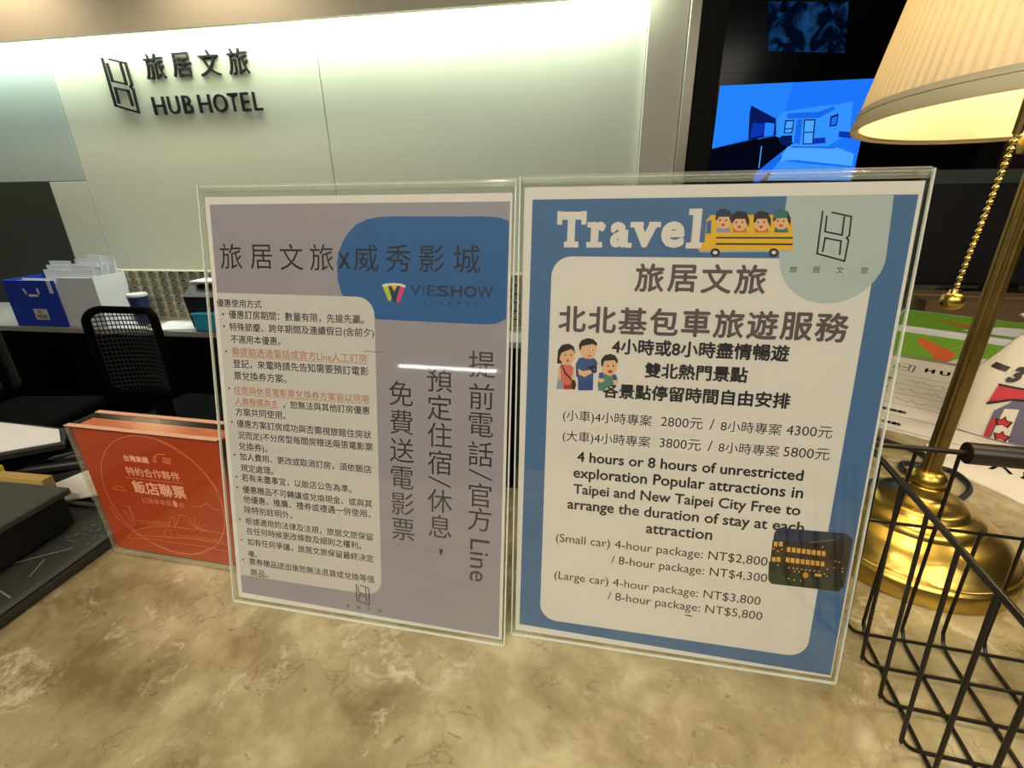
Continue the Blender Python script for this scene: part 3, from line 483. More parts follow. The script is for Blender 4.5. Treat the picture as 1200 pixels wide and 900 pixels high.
# unseen ceiling lamps, added to light the signs, counter and back desk
for i, (x, y) in enumerate(LAMPS):
    where = ['above the signs in front of the counter', 'above the wire basket in front of the counter', 'above the dark tray in front of the counter', 'in the left rear of the lobby ceiling', 'in the right rear of the lobby ceiling', 'above the right return of the counter', 'above the black mesh office chair', 'above the blue file box'][i]
    t = thing('added_ceiling_light', 'added unseen ceiling light '+where, 'ceiling light', (x, y, 2.62), group='added unseen ceiling lights')
    MB().lathe([(.052, 0), (.056, -.004), (.046, -.006), (.044, 0)], n=32).build('frame', 'white_plastic', t, True)
    MB().lathe([(0, -.001), (.044, -.001)], n=32).build('lens', 'led', t)
    l = bpy.data.lights.new('added_ceiling_lamp', 'SPOT'); l.energy = LAMP_W[i]*12; l.color = WARM; l.spot_size = math.radians(120); l.spot_blend = .7; l.shadow_soft_size = .04
    lo = bpy.data.objects.new('lamp', l); COL.objects.link(lo); lo.parent = t; lo.location = (0, 0, -.02)
# long bright strip in the entrance wall, seen only as a reflection in the sign holders
t = thing('strip_light', 'long thin white strip light on the entrance wall behind the viewer', 'light', (0, -3.58, 0))
MB().box(-2.1, -1.05, -.012, .0, 1.385, 1.425).build('housing', 'white_plastic', t)
MB().box(-2.05, -1.10, -.0125+.025, .0135, 1.392, 1.418).build('lens', 'slot', t)

# wall lettering
t = thing('wall_sign', 'black raised hotel name and emblem mounted on the pale back wall', 'sign', (0, WY-.012, 0))
emblem('emblem', 'sign_black', t, -2.463, 1.752, .130, .240, .009, 0, .010)
cx = [-2.184, -2.032, -1.880, -1.725]
for ch, x in zip('旅居文旅', cx):
    lettering('letter', ch, 'sign_black', t, x, 1.948, cell=.118, extrude=.010)
for wd, x0, x1 in [('H', -2.246, -2.178), ('U', -2.158, -2.096), ('B', -2.074, -2.022), ('H', -1.985, -1.918), ('O', -1.902, -1.826), ('T', -1.818, -1.762), ('E', -1.748, -1.704), ('L', -1.682, -1.638)]:
    lettering('letter', wd, 'sign_black', t, x0, 1.738 if wd != 'O' else 1.737, x1, h=.080, extrude=.010)

# television in the dark recess
t = thing('television', 'large black wall television showing a blue photo of a hotel bedroom', 'television', (0, 0, 0))
MB().box(.40, 1.62, 2.445, 2.485, 1.30, 2.45, .006).build('casing', 'bezel', t)
MB().box(.492, 1.53, 2.4405, 2.4455, 1.36, 2.39, 0).build('screen', 'black_gloss', t)
MB().box(.399, .401+.085, 2.443, 2.447, 1.33, 2.42).build('side_bezel', 'bezel', t)
pic = art_joined(ROOM_ART, t, 'room_picture', 0, 1.0, 6e-5, tvm); pic.location = (0, 2.4400, 0)
mb = MB(); mb.poly([(.637, 2.025), (.93, 2.005), (.953, 1.838), (.665, 1.858)], XZ(0, 1.0))
d = mb.build('dim_picture', tv_noise(), t); d.location = (0, 2.4400, 0)

# ================================================================== RECEPTION COUNTER
rc = thing('reception_counter', 'beige veined marble reception counter running under the signs', 'counter')
MB().prism([(-1.7, -.26), (1.5, -.26), (1.5, 1.75), (.24, 1.75), (.24, .438), (-1.7, .438)], ZC-.035, ZC).build('worktop', 'marble', rc)
MB().box(-1.66, 1.46, -.18, .40, 0, ZC-.036).build('front_body', 'black_lam', rc)
MB().box(.28, 1.46, .40, 1.70, 0, ZC-.036).build('return_body', 'black_lam', rc)

# back office desk
bd = thing('office_desk', 'long grey-topped back desk with a black front against the wall', 'desk')
MB().box(-3.7, .18, 1.985, 2.49, .712, .74, .002, 1).build('desktop', 'desk_top', bd)
MB().box(-3.7, .18, 1.99, 2.01, .0, .711).build('front_panel', 'black_lam', bd)
MB().box(-3.68, .16, 2.02, 2.48, .0, .60).build('pedestal', 'black_lam', bd)

# cream pigeonhole rack on the desk
rk = thing('pigeonhole_rack', 'cream plastic rack of small slots standing on the back desk', 'rack', (0, 0, 0))
X0, X1, Z0, Z1, RY = -2.52, -.30, .741, .995, 2.20
NC, NR = 37, 6; pw = (X1-X0-.02)/NC; ph = (Z1-Z0-.012)/NR
mb = MB()
mb.box(X0, X1, RY+.035, RY+.05, Z0, Z1)
for i in range(NC+1):
    x = X0+.01+i*pw; mb.box(x-.0062, x+.0062, RY, RY+.036, Z0, Z1)
for j in range(NR+1):
    z = Z0+.006+j*ph; mb.box(X0, X1, RY-.002, RY+.036, max(Z0, z-.005), min(Z1, z+.005))
mb.build('lattice', 'rack', rk)
mb = MB(); mb.box(-pw/2+.0070, pw/2-.0070, -.004, .004, -ph/2+.0056, ph/2-.0056); cell = mb.build('slot', 'rack_cell', rk)
first = True
for i in range(NC):
    for j in range(NR):
        o = cell if first else cell.copy()
        if not first: COL.objects.link(o)
        first = False
        o.location = (X0+.01+(i+.5)*pw, RY+.020, Z0+.006+(j+.5)*ph)
lab0 = MB().box(-.011, .011, -.0019, 0, -.003, .003).build('slot_label', 'black', rk)
for i in range(NC):
    for j in range(NR):
        o = lab0 if (i, j) == (0, 0) else lab0.copy()
        if (i, j) != (0, 0): COL.objects.link(o)
        o.location = (X0+.01+(i+.5)*pw, RY-.0021, Z0+.006+(j+1)*ph)

# items on the back desk
t = thing('file_box', 'royal blue open file box with a white label on the back desk', 'box', (-2.910, 1.995, .741))
mb = MB(); mb.prism([(0, 0), (.305, 0), (.305, .008), (0, .008)], 0, .232); mb.build('front', 'blue_box', t)
MB().box(0, .008, .009, .20, 0, .232).build('side', 'blue_box', t)
MB().box(.297, .305, .009, .20, 0, .225).build('side', 'env', t)
MB().box(0.009, .296, .192, .20, 0, .24).build('back', 'blue_box', t)
MB().box(0.009, .296, .009, .191, 0, .005).build('bottom', 'blue_box', t)
mb = MB()
stroke(mb, [(.118, .185), (.128, .158), (.200, .158), (.200, .188)], .012, XZ(.0006))
mb.build('emblem', 'env', t)
MB().box(.130, .210, -.0012, 0, .035, .090).build('label', 'paper_warm', t)
lettering('lettering', '02', 'ink', t, .155, .067, .176, bold=.0006, z=.0016)
lettering('lettering', 'M05B', 'ink', t, .143, .043, .200, bold=.0006, z=.0016)
MB().box(.268, .290, -.0012, 0, .170, .232).build('corner_tab', 'env', t)
# hanging files inside the blue box
for k in range(7):
    wf = .224 if k < 4 else .13
    o = MB().box(.112-wf, .112, -.0008, .0008, 0, (.212, .218, .224, .212, .262, .282, .300)[k]).build('hanging_file', 'env')
    o.location = (-2.765, 2.03+k*.022, .748); o.rotation_euler = (math.radians(2), 0, 0)
    tag(o, ['white folder standing nearest the front of the blue file box', 'second folder from the front in the blue file box', 'third folder from the front in the blue file box', 'middle folder of the seven in the blue file box', 'third folder from the rear in the blue file box', 'second folder from the rear in the blue file box', 'rearmost white folder in the blue file box'][k], 'folder', 'folders inside the blue file box')
# big white bundle of envelopes right of it
t = thing('envelope_box', 'white open box packed with envelopes beside the blue file box', 'box', (-2.596, 2.01, .741))
sh = Matrix.Identity(4)
mb = MB(); mb.prism([(0, 0), (.205, .0), (.205, .005), (0, .005)], 0, .245); mb.build('front', 'env', t)
MB().box(.0, .205, .170, .175, 0, .26).build('back', 'env', t)
MB().box(-.0045, -.0005, .0, .175, 0, .24).build('side', 'env', t)
MB().box(.2055, .2095, .0, .175, 0, .25).build('side', 'env', t)
ENV = [(.100, .030, .272, -2, .175), (.105, .048, .290, 4, .165), (.100, .066, .300, -2, .165), (.106, .084, .296, 3, .170), (.099, .104, .320, -4, .160), (.105, .124, .328, 5, .155), (.102, .146, .312, -1, .180)]
for k, (x, y, h, a, w) in enumerate(ENV):
    o = MB().box(-w/2, w/2, -.0015, .0015, 0, h).build('envelope', 'env')
    o.location = (-2.596+x, 2.01+y, .742+abs(math.sin(math.radians(a)))*w/2); o.rotation_euler = (math.radians(-3), math.radians(a), 0)
    tag(o, ['white envelope at the front of the envelope box', 'second white envelope from the front of the box', 'white envelope tilted left in the middle of the box', 'white envelope tilted right in the middle of the box', 'tallest left-leaning white envelope in the box', 'white envelope leaning furthest right in the box', 'rearmost white envelope in the box'][k], 'envelope', 'envelopes in the white box')

t = thing('paper_cup', 'dark navy takeaway cup with a white lid on the back desk', 'cup', (-2.235, 2.075, .741))
MB().lathe([(0, 0), (.030, 0), (.044, .148), (.042, .148), (0, .14)], n=28).build('cup', 'navy_cup', t, True)
MB().lathe([(.0455, .1485), (.046, .155), (.042, .161), (.034, .159), (0, .159)], n=28).build('lid', 'white_plastic', t, True)

for (x, y, rz, w, h, lab) in [(-2.0, 2.10, 12, .30, .20, 'white sheet lying flat on the back desk right of the cup'), (-2.28, 2.05, -5, .2, .12, 'white sheet half hidden behind the office chair')]:
    o = MB().box(-w/2, w/2, -h/2, h/2, 0, .004).build('paper_sheet', 'env'); o.location = (x, y, .741); o.rotation_euler = (0, 0, math.radians(rz)); tag(o, lab, 'paper', 'sheets on the back desk')
t = thing('desk_printer', 'black slanted desk printer on the back desk beside the sign', 'printer', (-1.93, 2.045, .741))
mb = MB(); mb.bm.free(); mb.bm = bmesh.new()
prof = [(0, 0), (.15, 0), (.15, .215), (.04, .205), (-.02, .16)]
a = [mb.bm.verts.new((.0, p[0], p[1])) for p in prof]; b = [mb.bm.verts.new((.17, p[0], p[1])) for p in prof]
mb.bm.faces.new(a); mb.bm.faces.new(b[::-1])
for i in range(5): mb.bm.faces.new((a[i], a[(i+1) % 5], b[(i+1) % 5], b[i]))
mb.build('body', 'black', t)
MB().box(.02, .15, .02, .12, .2165, .228, .004).build('paper_tray', 'env', t)
MB().box(.03, .14, -.004, -.002, .03, .05).build('slot', 'black_gloss', t)
t = thing('plastic_basket', 'small sky-blue plastic basket at the front of the back desk', 'basket', (-1.87, 1.99, .741))
mb = MB()
for (x0, x1, y0, y1) in [(0, .14, 0, .004), (0, .14, .026, .030), (0, .004, .004, .026), (.136, .14, .004, .026)]: mb.box(x0, x1, y0, y1, 0, .085)
mb.box(0, .14, 0, .03, 0, .004); mb.build('body', 'sky_plastic', t)
mb = MB()
for (x0, x1, y0, y1) in [(-.006, .146, -.006, .0), (-.006, .146, .030, .036), (-.006, 0, 0, .03), (.14, .146, 0, .03)]: mb.box(x0, x1, y0, y1, .078, .088)
mb.build('rim', 'sky_plastic', t)

def office_chair(x, y, rz, lab, backmat, w, top, seatz=.47, group='office chairs'):
    t = thing('office_chair', lab, 'chair', (x, y, 0), rz, group)
    P = rounded(-w/2, seatz+.16, w/2, top, .05)
    mb = MB(); pts = [(p[0], -.0-.05*(p[0]/(w/2))**2, p[1]) for p in P]; pts.append(pts[0]); pts.append(pts[1]); mb.tube(pts, .014, 8, False)
    mb.build('back_frame', 'black_lam', t, True)
    if backmat == 'mesh_black':
        mb = MB()
        for i in range(1, 22):
            xx = -w/2+w*i/22; yy = -.05*(xx/(w/2))**2
            mb.tube([(xx, yy, seatz+.17), (xx, yy, top-.01)], .0022, 4, False)
        for j in range(1, 18):
            zz = seatz+.17+(top-seatz-.18)*j/18
            mb.tube([(-w/2+w*k/8, -.05*((k-4)/4)**2, zz) for k in range(9)], .0022, 4, False)
        o = mb.build('back_mesh', 'mesh_black', t)
    else:
        mb = MB(); mb.box(-w/2+.01, w/2-.01, -.03, .03, seatz+.17, top+.01, .028, 3); mb.build('back_cushion', backmat, t, True)
    MB().box(-.22, .22, -.03, .36, seatz-.07, seatz, .03, 3).build('seat', 'black_lam', t, True)
    MB().box(-.03, .03, .0, .04, seatz-.03, seatz+.22, .01).build('back_bracket', 'black_lam', t)
    MB().tube([(0, .18, .09), (0, .18, seatz-.071)], .028, 12).build('gas_column', 'black', t, True)
    for k in range(5):
        a = 2*PI*k/5+.3
        e = (math.cos(a)*.25, .18+math.sin(a)*.25)
        MB().tube([(0, .18, .10), (e[0], e[1], .075)], .018, 8).build('leg', 'black', t, True)
        MB().sphere((e[0], e[1], .030), .029, 12, 8).build('castor', 'black', t, True)
    return t
office_chair(-1.70, 1.53, 0, 'black office chair with a rounded see-through mesh back at the back desk', 'mesh_black', .30, .962)
office_chair(-2.44, 1.42, .15, 'dark green padded chair at the far left edge of the picture', 'dgreen', .44, .985)

# ================================================================== SIGN HOLDERS AND POSTERS
def sign_frame(x, y, yaw, lean):
    m = Matrix.Translation((x, y, ZC+.0012)) @ Matrix.Rotation(math.radians(yaw), 4, 'Z') @ Matrix.Rotation(math.radians(-lean), 4, 'X')
    return m
def holder(name_lab, x, y, yaw, lean, W, H):
    t = thing('sign_holder', name_lab, 'sign holder', (0, 0, 0)); t.matrix_world = sign_frame(x, y, yaw, lean)
    th = .0018
    MB().box(0, W, 0, th, .0, H-.002).build('front_sheet', 'acrylic', t)
    MB().box(0, W, .0042, .0042+th, .0, H-.002).build('back_sheet', 'acrylic', t)
    # bright polished rims of the front sheet
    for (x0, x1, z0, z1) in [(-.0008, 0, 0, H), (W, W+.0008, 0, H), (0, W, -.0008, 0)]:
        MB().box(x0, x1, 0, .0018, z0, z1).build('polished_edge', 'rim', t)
    mb = MB(); prof = [(.003+.0032*math.cos(a), H-.002+.0034*math.sin(a)) for a in [PI*k/8 for k in range(9)]]
    mb.tube([(0, .003, H-.0015), (W, .003, H-.0015)], .0028, 12); mb.build('top_bend', 'acrylic_edge', t, True)
    # foot folded back along the counter
    f = MB(); f.box(0, W, .006, .075, 0, .002); o = f.build('foot', 'acrylic', t)
    o.rotation_euler = (math.radians(lean), 0, 0)
    return t
hl = holder('clear acrylic sign holder on the left, holding the grey cinema notice', -.268, .2521, -2.35, 11.6, .219, .3118)
hr = holder('clear acrylic sign holder on the right, holding the blue travel notice', -.0448, .2536, -1.9, 9.45, .2127, .3108)

# ---- grey cinema notice
pl = thing('poster', 'grey notice with a blue cloud shape and dense Chinese terms list', 'poster'); pl.matrix_world = sign_frame(-.268, .2521, -2.35, 11.6) @ Matrix.Translation((0, .0030, 0))
K = .001
MB().box(.0022, .217, 0, .0008, .002, .3045).build('paper', 'paper', pl)
def patch(name, m, parent, pts, z): 
    mb = MB(); mb.poly(pts, XZ(z, K)); return mb.build(name, m, parent)
patch('grey_field', 'p_grey', pl, [(5.6, 6.5), (214.8, 4), (215.6, 299.6), (5.6, 299.8)], .00010)
blue = rounded(100, 226, 215.3, 291, 30, 10, (0, 1, 1, 1))
blue = [(104.5, 238), (127, 226.1), (200, 225.4), (208, 226), (214.8, 229), (215.4, 288.3), (208, 290.6), (200, 291), (140, 291.4), (130, 291), (122, 289.6), (115, 286.8), (109.5, 282.5), (104.8, 276.5), (101, 269), (99.6, 262), (99.6, 252), (101.5, 244)]
patch('blue_cloud', 'p_blue_l', pl, blue, .00014)
patch('terms_box', 'p_box', pl, [(5.6, 22)]+[(113, 22.0)]+rounded(60, 22.5, 125.5, 240.5, 12, 6, (0, 1, 1, 0))[1:-1]+[(5.6, 240.5)], .00018)
for ch, u in zip('旅居文旅', (19.3, 43.0, 66.0, 88.5)): lettering('heading', ch, 'ink', pl, u*K, .2655, cell=.0186, z=.00024)
lettering('heading', 'x', 'ink', pl, .1005, .2585, .1095, h=.0105, z=.00024)
for ch, u in zip('威秀影城', (120.5, 143.0, 165.8, 188.8)): lettering('heading', ch, 'ink', pl, u*K, .2655, cell=.0186, z=.00024)
art_joined(W_ART, pl, 'cinema_emblem', .00024)
for wd, x0, x1, bo in [('V', 150.8, 158.6, 0), ('I', 159.8, 160.5, 0), ('E', 162.6, 168.3, 0), ('S', 169.2, 177.0, .00028), ('H', 178.8, 185.8, .00028), ('O', 187.4, 195.4, .00028), ('W', 196.0, 206.0, .00015)]:
    lettering('cinema_name', wd, 'ink_navy', pl, x0*K, .2423, x1*K, h=.0066, bold=bo, z=.00024)
for wd, x0 in zip('CINEMAS', (159.6, 165.8, 171.2, 177.2, 182.8, 188.4, 193.6)):
    lettering('cinema_name', wd, 'ink_navy', pl, x0*K, .2368, (x0+(.4 if wd == 'I' else 2.1))*K, h=.0026, z=.00024)
TERMS = [('優惠使用方式', 4.8, 231.2, 40.7), ('優惠訂房期間：數量有限，先搶先贏。', 14, 223.2, 121), ('特殊節慶、跨年期間及連續假日(含前夕)', 13.8, 214.5, 124.7), ('不適用本優惠。', 14, 205.8, 57),
 ('R需提前透過電話或官方Line人工訂房', 14.2, 196.6, 119.2), ('登記，來電時請先告知需要預訂電影', 14.3, 188.1, 120.1), ('票兌換券方案。', 14.2, 179.2, 60),
 ('R住宿與休息電影票兌換券方案皆以現場', 13, 168.8, 119.9), ('R人員報價為主', 13.3, 160.6, 48.5), ('，恕無法與其他訂房優惠', 50.5, 160.8, 119.9), ('方案共同使用。', 13.2, 152.3, 57.5),
 ('優惠方案訂房成功與否需視旅館住房狀', 13.3, 143.4, 120.8), ('況而定(不分房型每間房贈送兩張電影票', 13.4, 134.6, 121.6), ('兌換券)。', 13.5, 126.0, 40.5),
 ('加人費用、更改或取消訂房，須依飯店', 13.6, 118.0, 120), ('規定處理。', 13.8, 109.1, 44.5), ('若有未盡事宜，以飯店公告為準。', 13.8, 101.5, 107.3),
 ('優惠贈品不可轉讓或兌換現金、或與其', 13.8, 92.0, 119.8), ('他優惠、推廣、禮券或禮遇一併使用，', 13.9, 84.0, 121.0), ('除特別註明外。', 14, 75.4, 58),
 ('根據適用的法律及法規，旅居文旅保留', 14.1, 66.3, 119.7), ('在任何時候更改條款及細則之權利。', 14.3, 58.2, 113.4), ('如有任何爭議，旅居文旅保留最終決定', 14.3, 49.1, 119.8), ('權。', 14.3, 39.3, 24.8),
 ('票券贈品送出後恕無法退貨或兌換等值', 14.5, 32.5, 120.0), ('商品。', 14.9, 23.0, 33.6)]
for s_, x0, y0, x1 in TERMS:
    red = s_[0] == 'R'
    if red: s_ = s_[1:]
    if s_[0] == '，': x0 += 2.6
    if s_[-1] == '。': x1 -= 3.2
    elif s_[-1] == '，': x1 -= 2.8
    lettering('terms_line', s_, 'ink_red' if red else 'ink', pl, x0*K, y0*K, x1*K, bold=.00005, z=.00024, res=2)
    if red:
        mb = MB(); stroke(mb, [(x0, y0-1.1), (x1, y0-1.1)], .35, XZ(.00025, K)); mb.build('underline', 'ink_red', pl)
for y in (225.6, 217.0, 199.1, 171.8, 146.6, 121.3, 103.9, 95.2, 69.3, 52.2, 35.6):
    mb = MB(); mb.poly([(9.3+.75*math.cos(k*PI/5), y+.75*math.sin(k*PI/5)) for k in range(10)], XZ(.00024, K)); mb.build('bullet', 'ink', pl)
for cxx, word, vs in [(.1995, '提前電話/官方', (199.7, 178.5, 159.3, 139.1, 124.8, 109.8, 92.3)), (.1708, '預定住宿/休息，', (187.8, 169.0, 149.9, 130.4, 116.8, 102.4, 83.6, 66.5)), (.1433, '免費送電影票', (176.8, 156.8, 136.6, 116.6, 97.1, 77.6))]:
    for ch, v in zip(word, vs):
        if ch == '/':
            mb = MB(); stroke(mb, [(cxx*1000-7.5, v+2.6), (cxx*1000+7.5, v-3.2)], 1.25, XZ(.00024, K)); mb.build('slogan', 'ink_soft', pl)
        elif ch == '，':
            mb = MB(); mb.poly([(cxx*1000-.5, v), (cxx*1000+2.0, v), (cxx*1000+2.2, v-2.4), (cxx*1000+.2, v-5.2), (cxx*1000+.9, v-2.4)], XZ(.00024, K)); mb.build('slogan', 'ink_soft', pl)
        else: lettering('slogan', ch, 'ink_soft', pl, cxx, v*K, cell=.0188, z=.00024)
lettering('slogan', 'Line', 'ink_soft', pl, .1930, .0772, .1930+.0320, z=.00024, rot=-PI/2)
emblem('emblem', 'ink', pl, .1050, .0132, .0104, .0156, .0007, .00024)
for ch, u in zip('旅居文旅', (98, 106.5, 115, 123.5)): lettering('emblem_caption', ch, 'ink', pl, u*K, .0098, cell=.0030, z=.00024, res=1)
mb = MB(); stroke(mb, [(117, 204.5), (131, 204.2)], .35, XZ(.00024, K)); mb.build('scratch_mark', 'ink_brown', pl)

# ---- blue travel notice
pr = thing('poster', 'blue-bordered travel notice with a yellow bus picture and English and Chinese prices', 'poster'); pr.matrix_world = sign_frame(-.0448, .2536, -1.9, 9.45) @ Matrix.Translation((0, .0030, 0))
MB().box(.0018, .2112, 0, .0008, .0016, .3052).build('paper', 'paper', pr)
patch('blue_border', 'p_blue', pr, [(4.8, 7.0), (210.6, 3.4), (209.2, 298.6), (6.8, 298.3)], .00010)
patch('white_panel', 'p_white', pr, rounded(19.6, 14.0, 194.6, 265.8, 12, 8), .00014)
te = [(146.2, 298.4), (146.2, 268)]+[(173+26.6*math.cos(a), 268-26.4*math.sin(a)) for a in [PI-PI*k/18 for k in range(1, 18)]]+[(199.3, 268), (197.8, 298.4)]
patch('teal_badge', 'p_teal', pr, te, .00018)
# slab-serif heading
def slab(ch, x0, x1, h, y0=.2722):
    lettering('heading', ch, 'p_white', pr, x0*K, y0, x1*K, h=h*K, bold=.0011, z=.00022)
for ch, x0, x1, h in [('T', 24, 37, 18.0), ('r', 43.2, 49.5, 12.4), ('a', 54.5, 62.5, 12.2), ('v', 67, 79, 12.2), ('e', 83.2, 94.0, 12.4), ('l', 99.8, 102.0, 19.0)]: slab(ch, x0, x1, h)
mb = MB()
for (x0, x1, z0, z1) in [(26.5, 35.0, 271.0, 274.4), (22.0, 25.0, 284.0, 291.6), (36.2, 39.2, 284.0, 291.6), (39.8, 49.0, 271.0, 274.2), (39.9, 44, 282.4, 285.4), (62.5, 66.0, 271.0, 273.8), (64.6, 72.0, 282.4, 285.4), (75.0, 81.6, 282.4, 285.4), (96.2, 106.6, 270.8, 274.0), (96.4, 100.5, 289.0, 292.4), (60.0, 63.6, 272.0, 281.0), (43.0, 46.6, 272, 285)]:
    mb.poly([(x0, z0), (x1, z0), (x1, z1), (x0, z1)], XZ(.000225, K))
mb.build('heading_serifs', 'p_white', pr)
art_joined(BUS_ART, pr, 'bus_picture', .00024)
mb = MB(); mb.poly([(98.4, 271.0), (104.8, 271.0), (104.8, 274.2), (103.4, 274.2), (103.4, 292.4), (99.2, 292.4), (99.2, 274.2), (98.4, 274.2)], XZ(.0003+.00006, K)); mb.build('heading', 'p_white', pr)
emblem('emblem', 'ink', pr, .1650, .2647, .0148, .0256, .0009, .00024)
for ch, u in zip('旅居文旅', (154.5, 166.2, 178.0, 190.0)): lettering('emblem_caption', ch, 'ink', pr, u*K, .2599, cell=.0040, z=.00024, res=2)
def TL(s_, x0, y0, x1, m='ink', b=0.0, nm='text_line', **kw): lettering(nm, s_, m, pr, x0*K, y0*K, x1*K, bold=b, z=.00026, **kw)
for ch, u in zip('旅居文旅', (77.5, 96.0, 114.8, 133.0)): lettering('title', ch, 'ink_brown', pr, u*K, .2540, cell=.0172, bold=.00038, z=.00026)
for i, ch in enumerate('北北基包車旅遊服務'): lettering('title', ch, 'ink_brown', pr, (33.4+i*18.15)*K, .2285, cell=.0172, bold=.00042, z=.00026)
TL('4小時或8小時盡情暢遊', 58.6, 209.0, 158.4, b=.00030)
TL('雙北熱門景點', 79.1, 195.2, 137.6, b=.00030)
TL('各景點停留時間自由安排', 54.6, 181.0, 162.6, b=.00030)
TL('(小車)4小時專案', 30.2, 163.9, 85.6); TL('2800元', 91.1, 164.2, 115.8); TL('/', 119.8, 164.0, 122.4); TL('8小時專案', 126.2, 164.0, 160.4); TL('4300元', 163.0, 164.3, 187.8)
TL('(大車)4小時專案', 30.5, 150.0, 85.8); TL('3800元', 91.4, 150.3, 116.0); TL('/', 120.0, 150.0, 122.6); TL('8小時專案', 126.4, 150.4, 160.6); TL('5800元', 163.2, 150.6, 188.3)
TL('4 hours or 8 hours of unrestricted', 40.7, 136.0, 175.9, b=.00022)
TL('exploration Popular attractions in', 38.7, 124.7, 177.4, b=.00022)
TL('Taipei and New Taipei City Free to', 39.2, 113.3, 177.4, b=.00022)
TL('arrange the duration of stay at each', 35.8, 102.0, 180.9, b=.00022)
TL('attraction', 87.7, 90.4, 128.6, b=.00022)
TL('(Small car) 4-hour package: NT$2,800', 28.8, 76.6, 163.3)
TL('/ 8-hour package: NT$4,300', 66.6, 65.0, 164.5)
TL('(Large car) 4-hour package: NT$3,800', 28.8, 48.0, 162.6)
TL('/ 8-hour package: NT$5,800', 66.0, 37.2, 165.0)
art_joined(FAMILY_ART, pr, 'family_picture', .00024)
bgp = rounded(164.7, 65.6, 208.9, 104.0, 5, 5)
mb = MB(); mb.poly(bgp, XZ(.00030, K)); mb.build('photo_background', pal('nightblack'), pr)
art_joined([a_ for a_ in NIGHT_ART], pr, 'night_photo', .00032)
mb = MB(); stroke(mb, [(118, 33.3), (121.5, 33)], .8, XZ(.00026, K)); mb.build('stray_mark', 'ink', pr)

# ================================================================== ORANGE ACRYLIC BLOCK
BW, BD, BH = .146, .0315, .1285
t = thing('acrylic_stand', 'thick clear acrylic block with an orange ticket notice beside the left sign', 'sign stand', (-.4155, .2859, ZC+.0008), math.atan2(-.05, 1))
MB().box(0, BW, 0, BD, 0, BH, .0012, 1).build('acrylic_block', 'acrylic_thick', t)
o = MB().box(.004, BW-.004, .0035, .0045, .0055, BH-.0035).build('printed_sheet', 'orange', t)
MB().box(.004, BW-.004, .0050, .0056, .0055, BH-.0035).build('backing_sheet', 'orange_dark', t)
MB().box(.0045, BW-.0045, .022, .0235, .005, BH-.004).build('rear_sheet', 'orange_dark', t)
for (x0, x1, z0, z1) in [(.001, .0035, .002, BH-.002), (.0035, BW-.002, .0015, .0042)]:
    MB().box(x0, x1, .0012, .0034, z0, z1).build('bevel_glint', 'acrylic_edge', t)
for (x0, x1, y0, y1) in [(.001, BW-.001, .0008, .0052), (.001, BW-.001, BD-.005, BD-.0008)]:
    MB().box(x0, x1, y0, y1, BH+.0001, BH+.0006).build('top_edge', 'peach', t)
MB().box(.004, BW-.003, .008, .0225, BH-.0032, BH-.0028).build('ticket_stack', 'orange_dark', t)
for k in range(5):
    MB().box(.005, BW-.004, .0085+k*.0028, .0095+k*.0028, BH-.0027, BH-.0018).build('sheet_edge', 'line', t)
ZF = -.0033
mb = MB()
stroke(mb, [(73+58*math.cos(2*PI*k/56), 67+58*math.sin(2*PI*k/56)) for k in range(57)], .55, XZ(ZF, K)); mb.build('ring_outline', 'line', t)
mb = MB()
for c_, pts, w_ in BLOCK_ART: stroke(mb, pts, w_*1.1, XZ(ZF, K))
mb.build('train_drawing', 'line', t)
for s_, x0, y0, x1, bo, mm in [('台灣高鐵', 47.5, 100.4, 71.5, .00025, 'peach'), ('特約合作夥伴', 45.3, 87.0, 97.5, .00012, 'peach'), ('飯店聯票', 46.5, 70.2, 98.0, .0004, 'peach'), ('訂房享車票', 51.0, 59.9, 80.5, 0, 'line'), ('8', 82.5, 59.9, 86, .0004, 'peach'), ('折', 88, 59.9, 93.5, 0, 'line')]:
    lettering('lettering', s_, mm, t, x0*K, y0*K, x1*K, bold=bo, z=ZF)

# ================================================================== LEFT CORNER OF THE COUNTER
t = thing('document_tray', 'flat dark grey leather-look tray on the left of the counter', 'tray', (0, 0, ZC))
MB().box(-.80, -.424, -.05, .338, .0, .010, .003, 2).build('base', 'tray', t)
mb = MB()
for (x0, x1, y0, y1) in [(-.80, -.424, .332, .338), (-.43, -.424, -.05, .332)]: mb.box(x0, x1, y0, y1, .0102, .0125, .001, 1)
mb.build('rim', 'tray2', t)
mb = MB(); random.seed(11)
for (ax, ay, bx, by) in [(-.455, .262, -.446, .243), (-.437, .222, -.472, .232), (-.49, .245, -.445, .278)]:
    d = Vector((bx-ax, by-ay)); n = Vector((-d.y, d.x)).normalized()*.0005
    mb.prism([(ax+n.x, ay+n.y), (ax-n.x, ay-n.y), (bx-n.x, by-n.y), (bx+n.x, by+n.y)], .0102, .0104)
for k in range(34):
    ax = -.465+random.random()*.035; ay = .275+random.random()*.045; a = random.random()*PI; r = .002+random.random()*.004
    d = Vector((math.cos(a), math.sin(a)))*r; n = Vector((-d.y, d.x)).normalized()*.0003
    mb.prism([(ax+n.x, ay+n.y), (ax-n.x, ay-n.y), (ax+d.x-n.x, ay+d.y-n.y), (ax+d.x+n.x, ay+d.y+n.y)], .0102, .0104)
o = mb.build('scuff_marks', 'scratch', t); o['kind'] = 'stuff'

t = thing('document_box', 'low dark grey box with a flat lid standing on the leather-look tray', 'box', (0, 0, ZC+.0130))
MB().box(-.79, -.474, -.04, .306, .0, .030).build('body', 'black', t)
MB().box(-.794, -.470, -.044, .311, .0302, .037, .0012, 1).build('lid', 'tray2', t)

